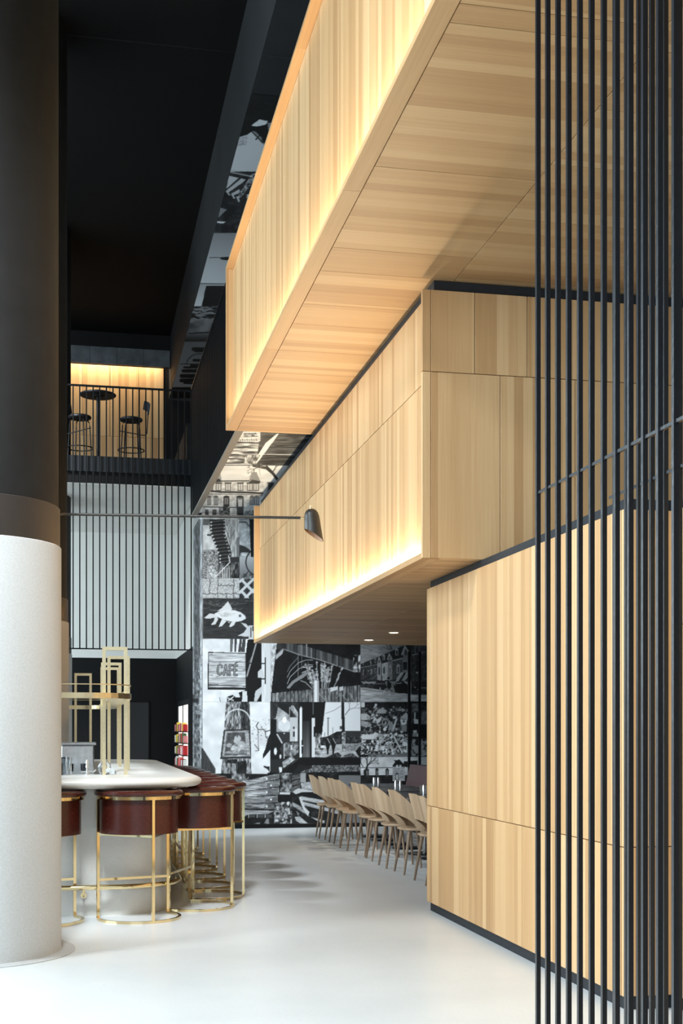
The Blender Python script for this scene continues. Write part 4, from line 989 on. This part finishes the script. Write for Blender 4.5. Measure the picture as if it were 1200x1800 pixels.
cl = ['farthest plywood dining chair in the row, next to the mural wall', 'second plywood dining chair from the mural wall', 'third plywood dining chair from the mural wall', 'fourth plywood dining chair from the mural wall', 'fifth plywood dining chair from the mural wall', 'sixth plywood dining chair from the mural wall', 'seventh plywood dining chair from the mural wall', 'eighth plywood dining chair from the mural wall', 'ninth plywood dining chair from the mural wall', 'nearest plywood dining chair, half hidden by the oak block']
for i, y in enumerate(cy):
    o = chair0 if i == 0 else copy_tree(chair0)
    o.location = (3.47 + (.02 if i % 3 else -.01), y, 0); o.rotation_euler.z = D(-90 + (i*29 % 9) - 4); o['label'] = cl[i]
def make_table():
    t = thing('dining_table', (0, 0, 0), 'x', 'table', group='dining tables along the banquette')
    MB().cbox(-.35, -.55, .715, .35, .55, .745, .004).build('tabletop', M['tabletop'], t)
    for y in (-.3, .3):
        pd_ = MB().lathe([(.03, .02), (.03, .715)], 14, 0, y).build('pedestal', M['steel'], t)
        MB().lathe([(.0, .0), (.21, 0), (.212, .008), (.20, .018), (.04, .024), (.0, .024)], 32, 0, y).build('base_disc', M['darksteel'], pd_)
    return t
tb0 = make_table()
tl = ['farthest dark dining table, by the mural wall', 'second dark dining table from the mural wall', 'third dark dining table from the mural wall', 'fourth dark dining table from the mural wall', 'nearest dark dining table, mostly behind the oak block']
shl = ['farthest', 'second farthest', 'middle', 'second nearest', 'nearest']
for i in range(5):
    o = tb0 if i == 0 else copy_tree(tb0)
    y = (cy[2*i]+cy[2*i+1])/2; o.location = (4.12, y, 0); o['label'] = tl[i]
    k = thing('shaker_set', (4.0, y-.1, .745), 'pair of steel shakers on the %s dining table' % shl[i], 'shakers', group='shakers on the dining tables')
    for dy in (0, .06): MB().lathe([(0, 0), (.022, 0), (.022, .085), (.020, .09), (.020, .11), (.012, .116), (0, .116)], 16, dy, 0).build('shaker', M['steel'], k)
    if i == 2: 
        m_ = tag(MB().box(-.09, -.002, 0, .09, .002, .10).build('menu_card', M['greytrim'], None, (4.1, y+.12, .745)), 'small grey menu card on the middle dining table', 'menu card'); m_.rotation_euler.x = D(-12)
bq = thing('banquette', (5.2, 15.2, 0), 'plum brown leather banquette behind the dining tables', 'banquette')
MB().cbox(-.42, -4.2, .12, .3, 3.75, .46, .02).build('seat', M['leather2'], bq)
MB().add([(-.38, -4.2, .46), (-.26, -4.2, .99), (-.12, -4.2, .99), (.0, -4.2, .46), (-.38, 3.75, .46), (-.26, 3.75, .99), (-.12, 3.75, .99), (.0, 3.75, .46)], [(0,1,2,3),(7,6,5,4),(0,4,5,1),(1,5,6,2),(2,6,7,3)]).build('backrest', M['leather2'], bq)
MB().box(-.36, -4.15, 0, .28, 3.7, .12).build('plinth', M['black'], bq)
dv = thing('metal_divider', (5.13, 19.35, 0), 'black metal frame standing in front of the mural at the alcove edge', 'divider')
for x in (-.1, .07): MB().box(x-.018, -.018, 0, x+.018, .018, 2.74).build('post', M['rodfar'], dv)
for z in (.9, 1.40, 1.95): MB().box(-.1, -.012, z-.012, .45, .012, z+.012).build('rail', M['rodfar'], dv)

# recessed downlights in the soffit of the middle volume
for x, y, lab in ((3.886, 17.14, 'farther recessed downlight under the middle oak volume'), (3.907, 15.8, 'nearer recessed downlight under the middle oak volume')):
    d = thing('downlight', (x, y, 2.752), lab, 'downlight', group='downlights over the dining tables')
    MB().lathe([(.062, 0), (.075, 0), (.075, -.006), (.062, -.006), (.058, 0)], 24).build('trim_ring', M['white'], d)
    MB().lathe([(0, -.001), (.06, -.001), (.06, -.003), (0, -.003)], 24).build('lens', M['lamp_on'], d)
    l = bpy.data.lights.new('downlight_beam', 'SPOT'); l.energy = 60; l.color = (1, .86, .68); l.spot_size = D(95); l.spot_blend = .6; l.shadow_soft_size = .05
    lo = bpy.data.objects.new('downlight_beam', l); COL.objects.link(lo); lo.location = (x, y, 2.73)

# added tracks and housings that carry the out-of-frame fill spotlights
for tx, ty, th, tlab in ((-5.0, 10.5, 6.0, 'long added ceiling track for fill spotlights on the window side'), (-7.8, 11.0, .5, 'stub of added ceiling track for a fill spotlight close to the windows'), (-.45, 3.6, 1.6, 'short added ceiling track for a fill spotlight, out of frame')):
    tk = thing('added_fill_track', (tx, ty, 9.62), tlab, 'track')
    MB().box(-.02, -th, -.03, .02, th, .028).build('rail', M['black'], tk)
tp = [' aiming at the middle of the mural', ' aiming at the alcove end of the mural', ' aiming at the goldfish photograph', ' aiming at the white far wall', ' aiming at the counter top', ' aiming at the near floor', ' aiming at the bar front']
for (p0, p1, w_, bm), ds in zip(FILL_SPOTS, tp):
    t = thing('added_fill_spotlight', p0, 'added out-of-frame fill spotlight' + ds, 'spotlight', group='added fill spotlights')
    d_ = (Vector(p1)-Vector(p0)).normalized(); rot = d_.to_track_quat('-Z', 'Y').to_euler()
    h = MB().lathe([(0, .2), (.06, .2), (.07, .19), (.07, .0), (.066, .0), (.06, .05), (0, .05)], 20).build('housing', M['black'], t); h.rotation_euler = rot
    MB().tube([(0, 0, .1), (0, 0, .39)], .01, 8).build('stem', M['black'], t)
    l = bpy.data.lights.new('fill_beam', 'SPOT'); l.energy = w_; l.color = FILL_C; l.spot_size = D(bm); l.spot_blend = .8; l.shadow_soft_size = .7
    lo = bpy.data.objects.new('fill_beam', l); COL.objects.link(lo); lo.location = Vector(p0)+d_*.02; lo.rotation_euler = rot

# ------------------------------------------------------------------ balcony furniture
bt = thing('bar_table', (.28, 20.62, 5.70), 'round black bar table on the balcony', 'table')
MB().lathe([(0, 1.10), (.27, 1.10), (.285, 1.112), (.285, 1.125), (.27, 1.135), (0, 1.135)], 36).build('tabletop', M['seatblk'], bt)
MB().lathe([(.024, .08), (.024, 1.10)], 14).lathe([(.10, 1.085), (.10, 1.10)], 16, caps=True).build('pedestal', M['rodfar'], bt)
for a in (10, 130, 250): MB().tube([(0, 0, .10), (.30*math.cos(D(a)), .30*math.sin(D(a)), .015)], [.022, .012], 8).build('leg', M['rodfar'], bt)
def balcony_stool(x, y, rz, lab, shellmat):
    t = thing('counter_stool', (x, y, 5.70), lab, 'stool', rz, group='stools on the balcony')
    MB().lathe([(0, .72), (.165, .72), (.18, .735), (.18, .755), (.165, .768), (0, .77)], 28).build('seat', M['seatblk'], t)
    for a in (45, 135, 225, 315):
        ca, sa = math.cos(D(a)), math.sin(D(a))
        MB().tube([(.10*ca, .10*sa, .72), (.15*ca, .15*sa, .69), (.165*ca, .165*sa, .62), (.20*ca, .20*sa, 0)], .010, 8).build('leg', M['rodfar'], t)
    MB().tube([(.205*math.cos(D(a)), .205*math.sin(D(a)), .26) for a in range(0, 360, 12)], .009, 8, closed=True).build('foot_ring', M['rodfar'], t)
    MB().tube([(-.19, .0, .57), (.19, 0, .50), (.235, 0, .50), (.25, 0, .53), (.27, 0, .86)], .008, 8).build('back_stay', M['rodfar'], t)
    rw = []
    for z in (.86, .93, 1.0):
        rw.append([(.28+.02*(z-.86)/.14-.10*(1-math.cos(D(a))), .19*math.sin(D(a))/math.sin(D(60)), z) for a in range(-60, 61, 10)])
    mb = MB(); mb.grid(rw); mb.grid([[(x_-.012, y_, z_) for x_, y_, z_ in r] for r in rw], flip=True); mb.build('backrest', M[shellmat], t)
balcony_stool(.0, 20.6, D(155), 'black counter stool left of the balcony table', 'seatblk')
balcony_stool(.80, 20.6, D(-12), 'black counter stool with a blue-grey back right of the balcony table', 'bluegrey')

# ------------------------------------------------------------------ lit cooler with packets in the passage wall
ck = thing('display_cooler', (1.83, 23.1, 0), 'lit display cooler with packets set in the black passage wall', 'cooler')
y0, y1 = -1.15, 1.15
MB().box(-.02, y0-.08, .1, .012, y0, 2.05).box(-.02, y1, .1, .012, y1+.08, 2.05).box(-.02, y0, 1.96, .012, y1, 2.05).box(-.02, y0, .1, .012, y1, .2).box(-.02, .02, .2, .012, .07, 1.96).build('door_frame', M['seatblk'], ck)
MB().box(-.005, y0, .2, .004, y1, 1.96).build('lit_back', M['panel_lit'], ck)
for z in (.64, .87, 1.08, 1.29, 1.49): MB().box(-.10, y0, z-.012, .0, y1, z).build('shelf', M['darksteel'], ck)
cols = {'red': srgb(196, 40, 44), 'white': srgb(235, 232, 225), 'pink': srgb(226, 140, 140), 'yellow': srgb(222, 190, 70), 'green': srgb(70, 110, 70), 'brown': srgb(120, 50, 40)}
for k_, v_ in cols.items(): M['pk_'+k_] = plain('packet_'+k_, v_, .45)
random.seed(4); ords = ['lowest', 'second', 'third', 'top']; ordn = ['first', 'second', 'third', 'fourth', 'fifth', 'sixth', 'seventh', 'eighth', 'ninth']
for si, z in enumerate((.87, 1.08, 1.29, 1.49)):
    for j in range(9):
        cn = random.choice(list(cols)); y = 23.1+y0+.13+j*.245; h = .12+.055*random.random()
        pk = MB().cbox(-.035, -.075, 0, .035, .075, h, .008).build('packet', M['pk_'+cn], None, (1.775, y, z+.0005))
        tag(pk, '%s packet, %s from the aisle end of the %s stocked cooler shelf' % (cn, ordn[j], ords[si]), 'packet', 'packets in the display cooler')
